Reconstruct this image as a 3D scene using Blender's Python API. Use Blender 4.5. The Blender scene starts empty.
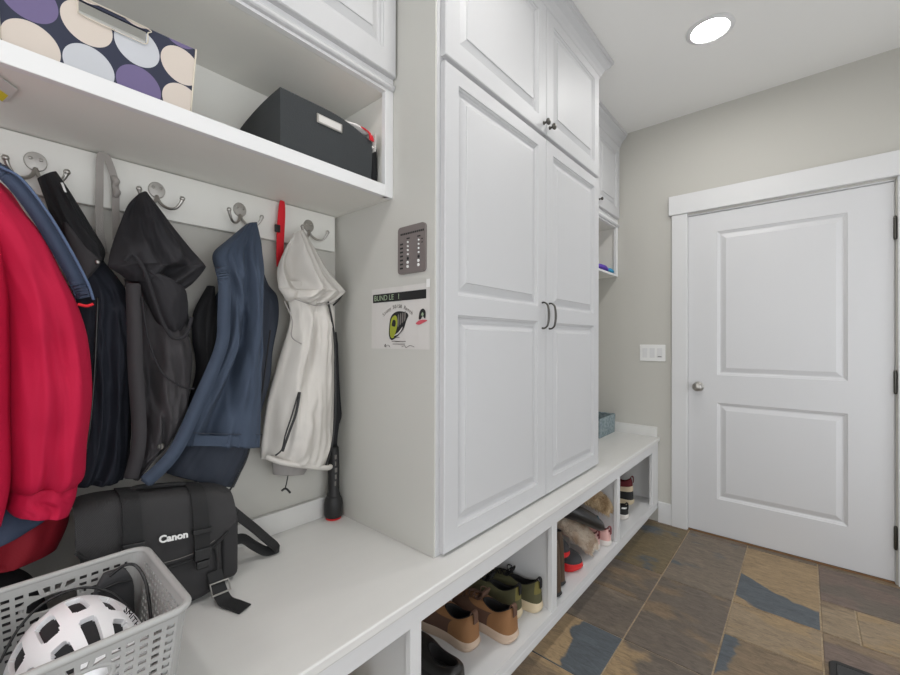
import bpy, bmesh, math, random
from mathutils import Vector, Matrix, noise
random.seed(7)
PI = math.pi
C = bpy.context.scene.collection
scene = bpy.context.scene

# ------------------------------------------------------------------ colour and materials
def lin(c):
    out = []
    for v in c[:3]:
        v = v / 255.0
        out.append(v / 12.92 if v <= 0.04045 else ((v + 0.055) / 1.055) ** 2.4)
    return (*out, 1.0)

def mat(name, col, rough=0.6, metal=0.0, var=0.0, vscale=20.0, bump=0.0, bscale=120.0, weave=False, spec=0.5, col2=None, stretch=None):
    m = bpy.data.materials.new(name)
    m.use_nodes = True
    nt = m.node_tree
    b = nt.nodes['Principled BSDF']
    b.inputs['Roughness'].default_value = rough
    b.inputs['Metallic'].default_value = metal
    b.inputs['Specular IOR Level'].default_value = spec
    b.inputs['Base Color'].default_value = lin(col)
    tc = nt.nodes.new('ShaderNodeTexCoord')
    src = tc.outputs['Object']
    if stretch:
        mp = nt.nodes.new('ShaderNodeMapping')
        mp.inputs['Scale'].default_value = stretch
        nt.links.new(src, mp.inputs['Vector'])
        src = mp.outputs['Vector']
    if var > 0 or col2:
        n = nt.nodes.new('ShaderNodeTexNoise')
        n.inputs['Scale'].default_value = vscale
        n.inputs['Detail'].default_value = 4
        nt.links.new(src, n.inputs['Vector'])
        mx = nt.nodes.new('ShaderNodeMix'); mx.data_type = 'RGBA'
        a = lin(col)
        if col2:
            ca, cb = a, lin(col2)
            ramp = nt.nodes.new('ShaderNodeMapRange')
            ramp.inputs['From Min'].default_value = 0.4; ramp.inputs['From Max'].default_value = 0.6
            nt.links.new(n.outputs['Fac'], ramp.inputs['Value'])
            nt.links.new(ramp.outputs['Result'], mx.inputs['Factor'])
        else:
            ca = tuple(min(1, x * (1 - var)) for x in a[:3]) + (1,)
            cb = tuple(min(1, x * (1 + var)) for x in a[:3]) + (1,)
            nt.links.new(n.outputs['Fac'], mx.inputs['Factor'])
        mx.inputs['A'].default_value = ca; mx.inputs['B'].default_value = cb
        nt.links.new(mx.outputs['Result'], b.inputs['Base Color'])
    if bump > 0:
        bp = nt.nodes.new('ShaderNodeBump')
        bp.inputs['Strength'].default_value = bump
        bp.inputs['Distance'].default_value = 0.002
        if weave:
            w = nt.nodes.new('ShaderNodeTexWave'); w.inputs['Scale'].default_value = bscale
            w.bands_direction = 'DIAGONAL'
            w.inputs['Distortion'].default_value = 1.0
            nt.links.new(src, w.inputs['Vector'])
            nt.links.new(w.outputs['Fac'], bp.inputs['Height'])
        else:
            n2 = nt.nodes.new('ShaderNodeTexNoise'); n2.inputs['Scale'].default_value = bscale
            n2.inputs['Detail'].default_value = 3
            nt.links.new(src, n2.inputs['Vector'])
            nt.links.new(n2.outputs['Fac'], bp.inputs['Height'])
        nt.links.new(bp.outputs['Normal'], b.inputs['Normal'])
    return m

def emit_mat(name, col, strength):
    m = bpy.data.materials.new(name); m.use_nodes = True
    b = m.node_tree.nodes['Principled BSDF']
    b.inputs['Base Color'].default_value = (0.9, 0.9, 0.9, 1)
    b.inputs['Emission Color'].default_value = col
    b.inputs['Emission Strength'].default_value = strength
    return m

M = {}
M['wall'] = mat('wall_paint', (191, 189, 182), 0.75, var=0.015, vscale=2.0, bump=0.12, bscale=260)
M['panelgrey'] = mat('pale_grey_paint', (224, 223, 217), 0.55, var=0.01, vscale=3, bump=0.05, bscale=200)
M['ceil'] = mat('ceiling_paint', (230, 229, 226), 0.85, bump=0.1, bscale=220)
M['sidegrey'] = mat('greige_side_paint', (194, 193, 187), 0.55, var=0.01, vscale=3, bump=0.05, bscale=200)
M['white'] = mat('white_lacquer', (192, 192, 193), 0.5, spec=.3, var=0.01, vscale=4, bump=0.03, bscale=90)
M['white_lit'] = mat('lit_white_lacquer', (222, 222, 222), 0.45, bump=0.03, bscale=90)  # the cabinet lacquer again, lightened to paint in light on the shelf frame
M['bench'] = mat('white_bench_top', (213, 212, 209), 0.42, var=0.025, vscale=6, bump=0.05, bscale=60, stretch=(4, 1, 1))
M['trim'] = mat('white_trim_paint', (214, 214, 214), 0.42, var=0.01, vscale=5, bump=0.03, bscale=90)
M['door'] = mat('white_door_paint', (208, 208, 209), 0.42, var=0.01, vscale=5, bump=0.06, bscale=160, stretch=(1, 1, .12))
M['nickel'] = mat('brushed_nickel', (178, 175, 170), 0.36, metal=1.0, bump=0.03)
M['dnickel'] = mat('dark_nickel', (92, 90, 86), 0.32, metal=1.0)
M['pewter'] = mat('pewter_plate', (126, 118, 116), 0.45, metal=0.25, bump=0.05, bscale=300)
M['red'] = mat('red_shell_fabric', (176, 12, 56), 0.78, spec=.3, var=0.08, vscale=9, bump=0.14, bscale=220)
M['dred'] = mat('deep_red_fleece', (138, 8, 30), 0.8, var=0.08, vscale=12, bump=0.25, bscale=260)
M['denim'] = mat('blue_denim_trim', (50, 62, 84), 0.75, var=0.1, vscale=40, bump=0.25, bscale=300)
M['navyq'] = mat('midnight_nylon', (38, 41, 50), 0.78, spec=.3, var=0.1, vscale=9, bump=0.12, bscale=90)
M['blkrib'] = mat('black_rib_knit', (26, 26, 29), 0.85, bump=0.35, bscale=180, weave=True)
M['char'] = mat('charcoal_softshell', (60, 58, 60), 0.82, spec=.25, var=0.07, vscale=14, bump=0.12, bscale=240)
M['char2'] = mat('charcoal_lining', (44, 43, 46), 0.85, spec=.25, var=0.07, vscale=14, bump=0.12, bscale=240)
M['navy'] = mat('navy_fleece', (56, 67, 84), 0.88, var=0.06, vscale=25, bump=0.25, bscale=330)
M['navy_shaded'] = mat('shaded_navy_fleece', (46, 52, 64), 0.8, var=0.06, vscale=25, bump=0.2, bscale=300)  # navy fleece again, with the overhead shelf's shade put into the colour
M['blackfab'] = mat('black_fabric', (28, 28, 31), 0.75, var=0.08, vscale=18, bump=0.2, bscale=260)
M['whitefab'] = mat('off_white_softshell', (196, 192, 186), 0.7, var=0.03, vscale=12, bump=0.15, bscale=220)
M['greyfab'] = mat('grey_lining', (150, 146, 143), 0.75, bump=0.15)
M['blkplastic'] = mat('black_plastic', (24, 24, 25), 0.38)
M['blkrubber'] = mat('black_rubber', (30, 29, 29), 0.55, bump=0.2, bscale=160)
M['nylon'] = mat('black_ballistic_nylon', (46, 45, 46), 0.72, var=0.08, vscale=30, bump=0.4, bscale=260, weave=True)
M['webbing'] = mat('black_webbing', (30, 30, 31), 0.7, bump=0.5, bscale=300, weave=True)
M['ink'] = mat('white_print', (228, 228, 226), 0.6)
M['basket'] = mat('grey_plastic', (166, 166, 164), 0.5, bump=0.04)
M['helmet'] = mat('white_helmet_shell', (236, 236, 238), 0.3)
M['foam'] = mat('dark_foam', (30, 30, 32), 0.8, bump=0.2)
M['binfab'] = mat('charcoal_bin_fabric', (50, 53, 55), 0.85, var=0.06, vscale=30, bump=0.3, bscale=300)
M['bincream'] = mat('cream_piping', (206, 198, 182), 0.8)
M['paper'] = mat('white_paper', (206, 203, 199), 0.7)
M['yellow'] = mat('yellow_print', (226, 206, 26), 0.6)
M['redcloth'] = mat('red_cotton', (206, 26, 40), 0.8, bump=0.15)
M['greystrap'] = mat('grey_webbing', (158, 153, 148), 0.75, bump=0.35, bscale=260, weave=True)
M['tan'] = mat('tan_nubuck', (138, 98, 62), 0.82, var=0.12, vscale=22, bump=0.2, bscale=180)
M['tand'] = mat('brown_nubuck', (92, 66, 52), 0.82, var=0.12, vscale=22, bump=0.2, bscale=180)
M['sole'] = mat('beige_rubber_sole', (190, 168, 148), 0.65, bump=0.1)
M['solec'] = mat('cream_rubber_sole', (206, 190, 160), 0.65, bump=0.1)
M['olive'] = mat('olive_mesh', (82, 80, 54), 0.85, var=0.12, vscale=24, bump=0.35, bscale=200)
M['oliveh'] = mat('bright_olive_suede', (112, 104, 54), 0.85, var=0.1, vscale=24, bump=0.25)
M['lining'] = mat('black_shoe_lining', (22, 20, 20), 0.9, bump=0.2)
M['maroon'] = mat('maroon_lining', (62, 36, 38), 0.9, bump=0.2)
M['blkleather'] = mat('black_leather', (30, 28, 27), 0.38, var=0.1, vscale=20, bump=0.15, bscale=90)
M['brleather'] = mat('worn_brown_leather', (78, 60, 44), 0.6, var=0.25, vscale=16, bump=0.25, bscale=80)
M['fur'] = mat('tan_fur', (196, 172, 148), 0.9, col2=(230, 218, 202), vscale=14)
M['fur2'] = mat('brown_fur', (164, 138, 104), 0.9, col2=(204, 182, 150), vscale=14)
M['redrub'] = mat('red_rubber', (206, 32, 34), 0.5)
M['dgrey'] = mat('dark_grey_felt', (54, 54, 56), 0.85, bump=0.2)
M['pink'] = mat('pink_knit', (216, 172, 166), 0.85, bump=0.3, bscale=200)
M['pinkd'] = mat('dusty_rose', (120, 60, 62), 0.85, bump=0.2)
M['whrub'] = mat('white_rubber', (224, 218, 212), 0.55)
M['cream'] = mat('cream_suede', (206, 188, 160), 0.85, bump=0.15)
M['burg'] = mat('burgundy_suede', (96, 30, 36), 0.85, bump=0.15)
M['bbasket'] = mat('blue_grey_weave', (108, 124, 130), 0.85, col2=(142, 154, 156), vscale=70, bump=0.4, bscale=120)
M['bbin'] = mat('dark_green_lining', (58, 66, 62), 0.9)
M['purple'] = mat('purple_satin', (92, 58, 176), 0.5, var=0.1)
M['teal'] = mat('teal_satin', (36, 146, 190), 0.5, var=0.1)
M['matt'] = mat('charcoal_mat_pile', (62, 62, 62), 0.95, var=0.15, vscale=160, bump=0.6, bscale=300)
M['lens'] = emit_mat('downlight_lens', (1.0, 0.985, 0.96, 1), 88.0)
M['grout'] = mat('sandy_grout', (172, 152, 124), 0.9, var=0.1, vscale=40, bump=0.3, bscale=200)
M['oak'] = mat('oak_threshold', (122, 88, 56), 0.55, var=0.2, vscale=18, stretch=(.2, 4, 1))
M['lime'] = mat('lime_print', (150, 158, 48), 0.7)
M['grprint'] = mat('pale_green_print', (150, 168, 140), 0.7)
M['gyprint'] = mat('grey_print', (112, 108, 104), 0.7)
M['dkprint'] = mat('black_print', (30, 30, 30), 0.6)
M['rdprint'] = mat('rose_print', (196, 84, 96), 0.7)
M['ltblue'] = mat('pale_blue_cloth', (150, 176, 200), 0.8, var=0.2, vscale=60)
M['skin_in'] = mat('dark_gap', (20, 20, 20), 0.9)

# ------------------------------------------------------------------ object helpers
def world_of(o):
    m = Matrix.Identity(4)
    while o is not None:
        m = Matrix.LocRotScale(o.location, o.rotation_euler, o.scale) @ m
        o = o.parent
    return m

LEFT = Matrix.Translation((0, .020, 0)) @ Matrix.Diagonal((1, .963, .967, 1))   # measured size of the coat wall group
ADJ = [Matrix.Identity(4)]
def obj(name, bm, material, parent=None, smooth=False, world=True, sharp=None, fixn=True):
    """links a bmesh as one mesh object; geometry is written in world metres when world is True"""
    if world:
        bmesh.ops.transform(bm, matrix=(world_of(parent).inverted() if parent is not None else Matrix.Identity(4)) @ ADJ[0], verts=bm.verts)
    if fixn:
        bmesh.ops.recalc_face_normals(bm, faces=bm.faces)
    me = bpy.data.meshes.new(name)
    bm.to_mesh(me); bm.free()
    mats = material if isinstance(material, (list, tuple)) else [material]
    for m in mats: me.materials.append(m)
    if smooth:
        for p in me.polygons: p.use_smooth = True
        if sharp: me.set_sharp_from_angle(angle=math.radians(sharp))
    o = bpy.data.objects.new(name, me)
    C.objects.link(o)
    if parent is not None: o.parent = parent
    return o

def tag(o, label, cat, group=None, kind=None):
    o['label'] = label; o['category'] = cat
    if group: o['group'] = group
    if kind: o['kind'] = kind
    return o

def thing(name, label, cat, loc=(0, 0, 0), rot=(0, 0, 0), group=None):
    o = bpy.data.objects.new(name, None); C.objects.link(o)
    o.empty_display_size = .05
    o.location = ADJ[0] @ Vector(loc); o.rotation_euler = rot
    return tag(o, label, cat, group)

def struct(name, bm, material, **k):
    o = obj(name, bm, material, **k); o['kind'] = 'structure'
    return o

def dup(root, loc, label, rot=None):
    r = root.copy(); C.objects.link(r); r.location = loc; r['label'] = label
    if rot: r.rotation_euler = rot
    for ch in root.children:
        c = ch.copy(); C.objects.link(c); c.parent = r
        for g in ch.children:
            d = g.copy(); C.objects.link(d); d.parent = c
    return r

def B(): return bmesh.new()

def box(bm, x0, x1, y0, y1, z0, z1, bev=0.0, seg=1):
    r = bmesh.ops.create_cube(bm, size=1.0)
    vs = r['verts']
    for v in vs:
        v.co = Vector(((x0 + x1) / 2 + v.co.x * (x1 - x0), (y0 + y1) / 2 + v.co.y * (y1 - y0), (z0 + z1) / 2 + v.co.z * (z1 - z0)))
    if bev > 0:
        es = list({e for v in vs for e in v.link_edges})
        bmesh.ops.bevel(bm, geom=es, offset=bev, segments=seg, affect='EDGES', profile=0.5)
    return bm

def boxo(name, dims, material, parent=None, bev=0.002, seg=2):
    return obj(name, box(B(), *dims, bev=bev, seg=seg), material, parent)

def cat(p0, p1, p2, p3, t):
    return 0.5 * ((2 * p1) + (-p0 + p2) * t + (2 * p0 - 5 * p1 + 4 * p2 - p3) * t * t + (-p0 + 3 * p1 - 3 * p2 + p3) * t ** 3)

def spline(pts, n, closed=False):
    """n samples along a Catmull-Rom curve through tuples of any length"""
    pts = [tuple(p) for p in pts]; k = len(pts); out = []
    segs = k if closed else k - 1
    for i in range(n):
        f = i * segs / (n if closed else n - 1)
        s = min(int(f), segs - 1); t = f - s
        if closed: q = [pts[(s + d) % k] for d in (-1, 0, 1, 2)]
        else: q = [pts[min(max(s + d, 0), k - 1)] for d in (-1, 0, 1, 2)]
        out.append(tuple(cat(a, b, c, d, t) for a, b, c, d in zip(*q)))
    return out

def loft(bm, rings, closed=True, cap0=True, cap1=True):
    vr = [[bm.verts.new(p) for p in r] for r in rings]
    n = len(rings[0])
    for a, b in zip(vr, vr[1:]):
        for i in range(n if closed else n - 1):
            j = (i + 1) % n
            try: bm.faces.new((a[i], a[j], b[j], b[i]))
            except ValueError: pass
    if cap0: bm.faces.new(vr[0])
    if cap1: bm.faces.new(list(reversed(vr[-1])))
    return vr

def tube(bm, pts, r, seg=8, n=None, closed=False, flat=1.0, up=None):
    """round (or flattened) tube along a path; r may be a list"""
    if n: pts = spline(pts, n, closed)
    pts = [Vector(p) for p in pts]
    k = len(pts)
    rr = r if isinstance(r, (list, tuple)) else [r] * k
    if len(rr) != k:
        rr = [v[0] for v in spline([(v,) for v in rr], k)]
    rings = []; prev = Vector(up) if up else None
    for i, p in enumerate(pts):
        a = pts[(i - 1) % k] if (closed or i > 0) else pts[i]
        b = pts[(i + 1) % k] if (closed or i < k - 1) else pts[i]
        t = (b - a).normalized()
        if prev is None:
            prev = Vector((0, 0, 1)) if abs(t.z) < .9 else Vector((1, 0, 0))
        u = (prev - t * prev.dot(t))
        u = u.normalized() if u.length > 1e-6 else t.orthogonal().normalized()
        if not up: prev = u
        w = t.cross(u)
        rings.append([p + (u * math.cos(q) * rr[i] * flat + w * math.sin(q) * rr[i]) for q in (2 * PI * s / seg for s in range(seg))])
    if closed:
        rings.append(rings[0])
        vr = [[bm.verts.new(p) for p in r_] for r_ in rings[:-1]]; vr.append(vr[0])
        for a, b in zip(vr, vr[1:]):
            for s in range(seg):
                j = (s + 1) % seg
                bm.faces.new((a[s], a[j], b[j], b[s]))
    else:
        loft(bm, rings)
    return bm

def strap(bm, pts, w, th, up, n=24):
    """flat band along a path; up is the band's face normal"""
    P = [Vector(p) for p in spline(pts, n)]
    up = Vector(up); rings = []
    for i, p in enumerate(P):
        t = (P[min(i + 1, n - 1)] - P[max(i - 1, 0)]).normalized()
        u = (up - t * up.dot(t)); u = u.normalized() if u.length > 1e-5 else t.orthogonal().normalized()
        s = t.cross(u)
        rings.append([p + s * w / 2 + u * th / 2, p - s * w / 2 + u * th / 2, p - s * w / 2 - u * th / 2, p + s * w / 2 - u * th / 2])
    loft(bm, rings); return bm

def lathe(bm, prof, seg=24, axis='z', origin=(0, 0, 0)):
    """prof: (radius, height) pairs"""
    o = Vector(origin); rings = []
    for r, h in prof:
        ring = []
        for s in range(seg):
            q = 2 * PI * s / seg; a, b = math.cos(q) * r, math.sin(q) * r
            ring.append(o + (Vector((a, b, h)) if axis == 'z' else Vector((h, a, b)) if axis == 'x' else Vector((a, h, b))))
        rings.append(ring)
    loft(bm, rings, cap0=prof[0][0] > 1e-5, cap1=prof[-1][0] > 1e-5); return bm

def text_obj(name, s, size, mtx, material, parent, extrude=0.0006, offset=0.0, shear=0.0, spacing=1.0):
    cu = bpy.data.curves.new('t', 'FONT'); cu.body = s; cu.size = size; cu.extrude = extrude
    cu.align_x = 'CENTER'; cu.align_y = 'CENTER'; cu.offset = offset; cu.shear = shear; cu.space_character = spacing
    t = bpy.data.objects.new('t', cu); C.objects.link(t)
    dg = bpy.context.evaluated_depsgraph_get()
    me = bpy.data.meshes.new_from_object(t.evaluated_get(dg))
    bpy.data.objects.remove(t); bpy.data.curves.remove(cu)
    me.transform(world_of(parent).inverted() @ ADJ[0] @ mtx)
    me.materials.clear(); me.materials.append(material); me.name = name
    o = bpy.data.objects.new(name, me); C.objects.link(o); o.parent = parent
    return o

def frame_mtx(origin, xdir, ydir):
    x = Vector(xdir).normalized(); y = Vector(ydir); y = (y - x * y.dot(x)).normalized(); z = x.cross(y)
    m = Matrix((x, y, z)).transposed().to_4x4(); m.translation = Vector(origin); return m

# ------------------------------------------------------------------ room measures (camera stands at x=0, y=0)
XW, YD, ZC = -1.412, 3.075, 2.720       # hook wall, door wall, ceiling
ZB, XF = 0.574, -0.796                  # bench top, bench front
XR, YR = 0.95, -1.75                    # opposite wall, wall behind the camera
YC0, YC1, XC = 0.917, 2.176, -0.890     # tall cabinet
XS = -1.080                             # front of overhead unit

# floor: slate tiles of mixed sizes over a grout bed; every tile carries its own stone colours
def make_floor():
    bm = B()
    c1 = bm.loops.layers.float_color.new('stone'); c2 = bm.loops.layers.float_color.new('vein'); c3 = bm.loops.layers.float_color.new('mix')
    def put(faces, a, b, m):
        for f in faces:
            for l in f.loops:
                l[c1] = lin(a); l[c2] = lin(b); l[c3] = m
    box(bm, XW, XR, YR, YD + .13, -.06, -.004)
    put(bm.faces[:], (176, 156, 128), (160, 140, 114), (0.35, 0, 0, 1))
    br = (124, 106, 84); gr = (118, 106, 92); dk = (102, 92, 82); bl = (92, 94, 92); sl = (82, 88, 93); gold = (152, 129, 97); tan = (142, 124, 100); pu = (112, 96, 86); ol = (112, 98, 72)
    g = .0028
    def smooth(d): return .20 + .50 * max(0.0, min(1.0, .5 + d / .085))
    def lerp_pts(x, P):
        for (xa, ya), (xb, yb) in zip(P, P[1:]):
            if x <= xb: return ya + (yb - ya) * max(0, (x - xa) / (xb - xa))
        return P[-1][1]
    band = lambda x, y: smooth(min(lerp_pts(x, [(-.312, 2.71), (-.176, 2.567), (-.09, 2.55), (0, 2.535)]) - y, y - lerp_pts(x, [(-.312, 2.455), (-.223, 2.395), (0, 2.36)])))
    corner = lambda x, y: smooth(min(-.268 + .02 * math.sin(9 * y) - x, y - 1.80))
    slate_left = lambda x, y: smooth(-.775 + .03 * math.sin(14 * y) - x)
    tiles = []
    def T(x0, x1, y0, y1, a, b, m, off): tiles.append((x0, x1, y0, y1, a, b, m, off))
    # columns nearest the bench first; m = (amount of second stone, streak strength)
    T(-.925, -.62, 2.395, 3.04, ol, sl, .30, 3.1); T(-.925, -.62, 2.09, 2.395, br, dk, .45, 7.7); T(-.925, -.62, 1.773, 2.09, gr, dk, .40, 1.3)
    T(-.925, -.62, 1.465, 1.773, sl, gold, slate_left, 5.2); T(-.925, -.62, 1.16, 1.465, gold, br, .5, 2.2); T(-.925, -.62, .55, 1.16, gr, bl, .4, 9.1)
    T(-.62, -.312, 2.37, 3.04, gr, sl, .33, 4.4); T(-.62, -.312, 1.773, 2.37, br, dk, .5, 6.3); T(-.62, -.312, 1.465, 1.773, dk, gold, .42, 8.8)
    T(-.62, -.312, .86, 1.465, br, gr, .5, .4)
    T(-.312, 0, 2.37, 3.04, gold, sl, band, 11.62); T(-.312, 0, 2.09, 2.37, gold, tan, .5, 3.9); T(-.312, 0, 1.48, 2.09, br, sl, corner, 10.4)
    T(-.312, 0, .86, 1.48, br, bl, .4, 12.5)
    T(0, .31, 2.66, 3.04, pu, dk, .45, 2.9); T(0, .12, 2.37, 2.66, tan, br, .42, 5.9); T(.12, .31, 2.37, 2.66, gold, tan, .5, 6.6)
    T(0, .31, 1.76, 2.37, pu, br, .45, 7.2); T(0, .31, 1.15, 1.76, gr, bl, .4, 13.2)
    T(.31, .62, 2.37, 3.04, br, gold, .4, 14.2); T(.31, .62, 1.76, 2.37, bl, gr, .4, 15.2); T(.62, XR, 2.66, 3.04, tan, br, .5, 16.2); T(.62, XR, 1.76, 2.66, gr, dk, .4, 17.2)
    cols = [-.925, -.62, -.312, 0, .31, .62, XR]
    y = {0: .55, 1: .86, 2: .86, 3: 1.15, 4: 1.76, 5: 1.76}
    pal = [br, gr, dk, bl, gold, tan, pu]
    for i in range(6):
        top = y[i]; 
        while top > YR + .05:
            h = random.choice([.305, .61]); lo = max(top - h, YR)
            T(cols[i], cols[i + 1], lo, top, random.choice(pal), random.choice(pal), .42, random.uniform(0, 30)); top = lo
    for i in range(6):
        T(cols[i] - (.0 if i else .0), cols[i + 1], 3.04, YD + .03, [br, pu, dk, br, pu, br][i], gr, .45, 20 + i)
    T(XW, -.925, YR, YD, dk, gr, .4, 40)
    for x0, x1, y0, y1, a, b, m, off in tiles:
        n0 = set(bm.faces)
        box(bm, x0 + g, x1 - g, y0 + g, y1 - g, -.010, 0.0, bev=.0018)
        new = [f for f in bm.faces if f not in n0]
        put(new, a, b, (m if not callable(m) else .12, off / 50.0, 0, 1))
        if callable(m):                       # a tile whose slate patch has a shape of its own
            top = [f for f in new if f.normal.z > .9 or f.calc_center_median().z > -.0001]
            bmesh.ops.delete(bm, geom=top, context='FACES')
            nx, ny = 14, 26; e = g + .0018
            gx = [x0 + e + (x1 - x0 - 2 * e) * i / nx for i in range(nx + 1)]; gy = [y0 + e + (y1 - y0 - 2 * e) * j / ny for j in range(ny + 1)]
            gv = [[bm.verts.new((x, y, 0)) for y in gy] for x in gx]
            for i in range(nx):
                for j in range(ny):
                    f = bm.faces.new((gv[i][j], gv[i + 1][j], gv[i + 1][j + 1], gv[i][j + 1]))
                    for l in f.loops:
                        l[c1] = lin(a); l[c2] = lin(b); l[c3] = (max(0, m(l.vert.co.x, l.vert.co.y)), off / 50.0, 0, 1)
    m = bpy.data.materials.new('slate'); m.use_nodes = True
    nt = m.node_tree; N = nt.nodes.new; L = nt.links.new; b = nt.nodes['Principled BSDF']
    def attr(n):
        a = N('ShaderNodeAttribute'); a.attribute_name = n; return a
    A, V, X = attr('stone'), attr('vein'), attr('mix')
    sep = N('ShaderNodeSeparateColor'); L(X.outputs['Color'], sep.inputs[0])
    tc = N('ShaderNodeTexCoord')
    sh = N('ShaderNodeMath'); sh.operation = 'MULTIPLY'; sh.inputs[1].default_value = 173.0; L(sep.outputs[1], sh.inputs[0])
    cv = N('ShaderNodeCombineXYZ'); L(sh.outputs[0], cv.inputs['Z'])
    ad = N('ShaderNodeVectorMath'); ad.operation = 'ADD'; L(tc.outputs['Object'], ad.inputs[0]); L(cv.outputs[0], ad.inputs[1])
    mp = N('ShaderNodeMapping'); mp.inputs['Scale'].default_value = (1.0, 1.9, 1.0); mp.inputs['Rotation'].default_value = (0, 0, .25); L(ad.outputs[0], mp.inputs['Vector'])
    n1 = N('ShaderNodeTexNoise'); n1.inputs['Scale'].default_value = 3.4; n1.inputs['Detail'].default_value = 4; n1.inputs['Roughness'].default_value = .5; n1.inputs['Distortion'].default_value = .3
    L(mp.outputs[0], n1.inputs['Vector'])
    su = N('ShaderNodeMath'); su.operation = 'ADD'; L(n1.outputs['Fac'], su.inputs[0]); L(sep.outputs[0], su.inputs[1])
    mr = N('ShaderNodeMapRange'); mr.inputs['From Min'].default_value = .90; mr.inputs['From Max'].default_value = .97; L(su.outputs[0], mr.inputs['Value'])
    mix = N('ShaderNodeMix'); mix.data_type = 'RGBA'; L(mr.outputs[0], mix.inputs['Factor']); L(A.outputs['Color'], mix.inputs['A']); L(V.outputs['Color'], mix.inputs['B'])
    mp2 = N('ShaderNodeMapping'); mp2.inputs['Scale'].default_value = (9, 30, 8); mp2.inputs['Rotation'].default_value = (0, 0, .30); L(ad.outputs[0], mp2.inputs['Vector'])
    n2 = N('ShaderNodeTexNoise'); n2.inputs['Scale'].default_value = 1.6; n2.inputs['Detail'].default_value = 8; n2.inputs['Roughness'].default_value = .78; n2.inputs['Distortion'].default_value = 1.2
    L(mp2.outputs[0], n2.inputs['Vector'])
    mr2 = N('ShaderNodeMapRange'); mr2.inputs['From Min'].default_value = .3; mr2.inputs['From Max'].default_value = .7; mr2.inputs['To Min'].default_value = .50; mr2.inputs['To Max'].default_value = 1.42; L(n2.outputs['Fac'], mr2.inputs['Value'])
    mul = N('ShaderNodeMix'); mul.data_type = 'RGBA'; mul.blend_type = 'MULTIPLY'; mul.inputs['Factor'].default_value = 1.0
    L(mix.outputs['Result'], mul.inputs['A']); L(mr2.outputs[0], mul.inputs['B'])
    L(mul.outputs['Result'], b.inputs['Base Color'])
    b.inputs['Roughness'].default_value = .5
    bp = N('ShaderNodeBump'); bp.inputs['Strength'].default_value = .45; bp.inputs['Distance'].default_value = .004; L(n2.outputs['Fac'], bp.inputs['Height']); L(bp.outputs[0], b.inputs['Normal'])
    return struct('floor', bm, m)
make_floor()

struct('ceiling', box(B(), XW - .1, XR + .1, YR - .1, YD + .13, ZC, ZC + .08), M['ceil'])
struct('wall_left', box(B(), XW - .1, XW, YR, YD, 0, ZC), M['wall'])
# unseen windows added for fill light: two in the right wall, one behind the camera
def pane_material():
    g = bpy.data.materials.new('clear_pane'); g.use_nodes = True; nt = g.node_tree
    nt.nodes.remove(nt.nodes['Principled BSDF'])
    tr = nt.nodes.new('ShaderNodeBsdfTransparent'); gl = nt.nodes.new('ShaderNodeBsdfGlossy'); gl.inputs['Roughness'].default_value = .02
    mx = nt.nodes.new('ShaderNodeMixShader'); mx.inputs[0].default_value = .05
    nt.links.new(tr.outputs[0], mx.inputs[1]); nt.links.new(gl.outputs[0], mx.inputs[2]); nt.links.new(mx.outputs[0], nt.nodes['Material Output'].inputs[0])
    return g
PANE = pane_material()
def fill_window_wall(wname, mp, u0, u1, opens, rot):
    """wall with openings for the added windows (name, a0, a1, z0, z1); mp(u, depth, z) places it, depth runs outwards"""
    bm = B()
    us = sorted({u0, u1, *[v for o in opens for v in o[1:3]]}); zs = sorted({0, ZC, *[v for o in opens for v in o[3:5]]})
    inside = lambda u, z: any(o[1] < u < o[2] and o[3] < z < o[4] for o in opens)
    for d in (0, .1):
        for ua, ub in zip(us, us[1:]):
            for za, zb in zip(zs, zs[1:]):
                if not inside((ua + ub) / 2, (za + zb) / 2):
                    bm.faces.new([bm.verts.new(mp(u, d, z)) for u, z in ((ua, za), (ub, za), (ub, zb), (ua, zb))])
    edges = [(u0, 0, u1, 0), (u0, ZC, u1, ZC), (u0, 0, u0, ZC), (u1, 0, u1, ZC)]
    for _, a0, a1, z0, z1 in opens: edges += [(a0, z0, a1, z0), (a1, z0, a1, z1), (a1, z1, a0, z1), (a0, z1, a0, z0)]
    for p, q, r, t in edges:
        bm.faces.new([bm.verts.new(c) for c in (mp(p, 0, q), mp(r, 0, t), mp(r, .1, t), mp(p, .1, q))])
    bmesh.ops.remove_doubles(bm, verts=bm.verts, dist=1e-5)
    struct(wname, bm, M['wall'])
    for o in opens: fill_window(*o, mp, rot)
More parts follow.
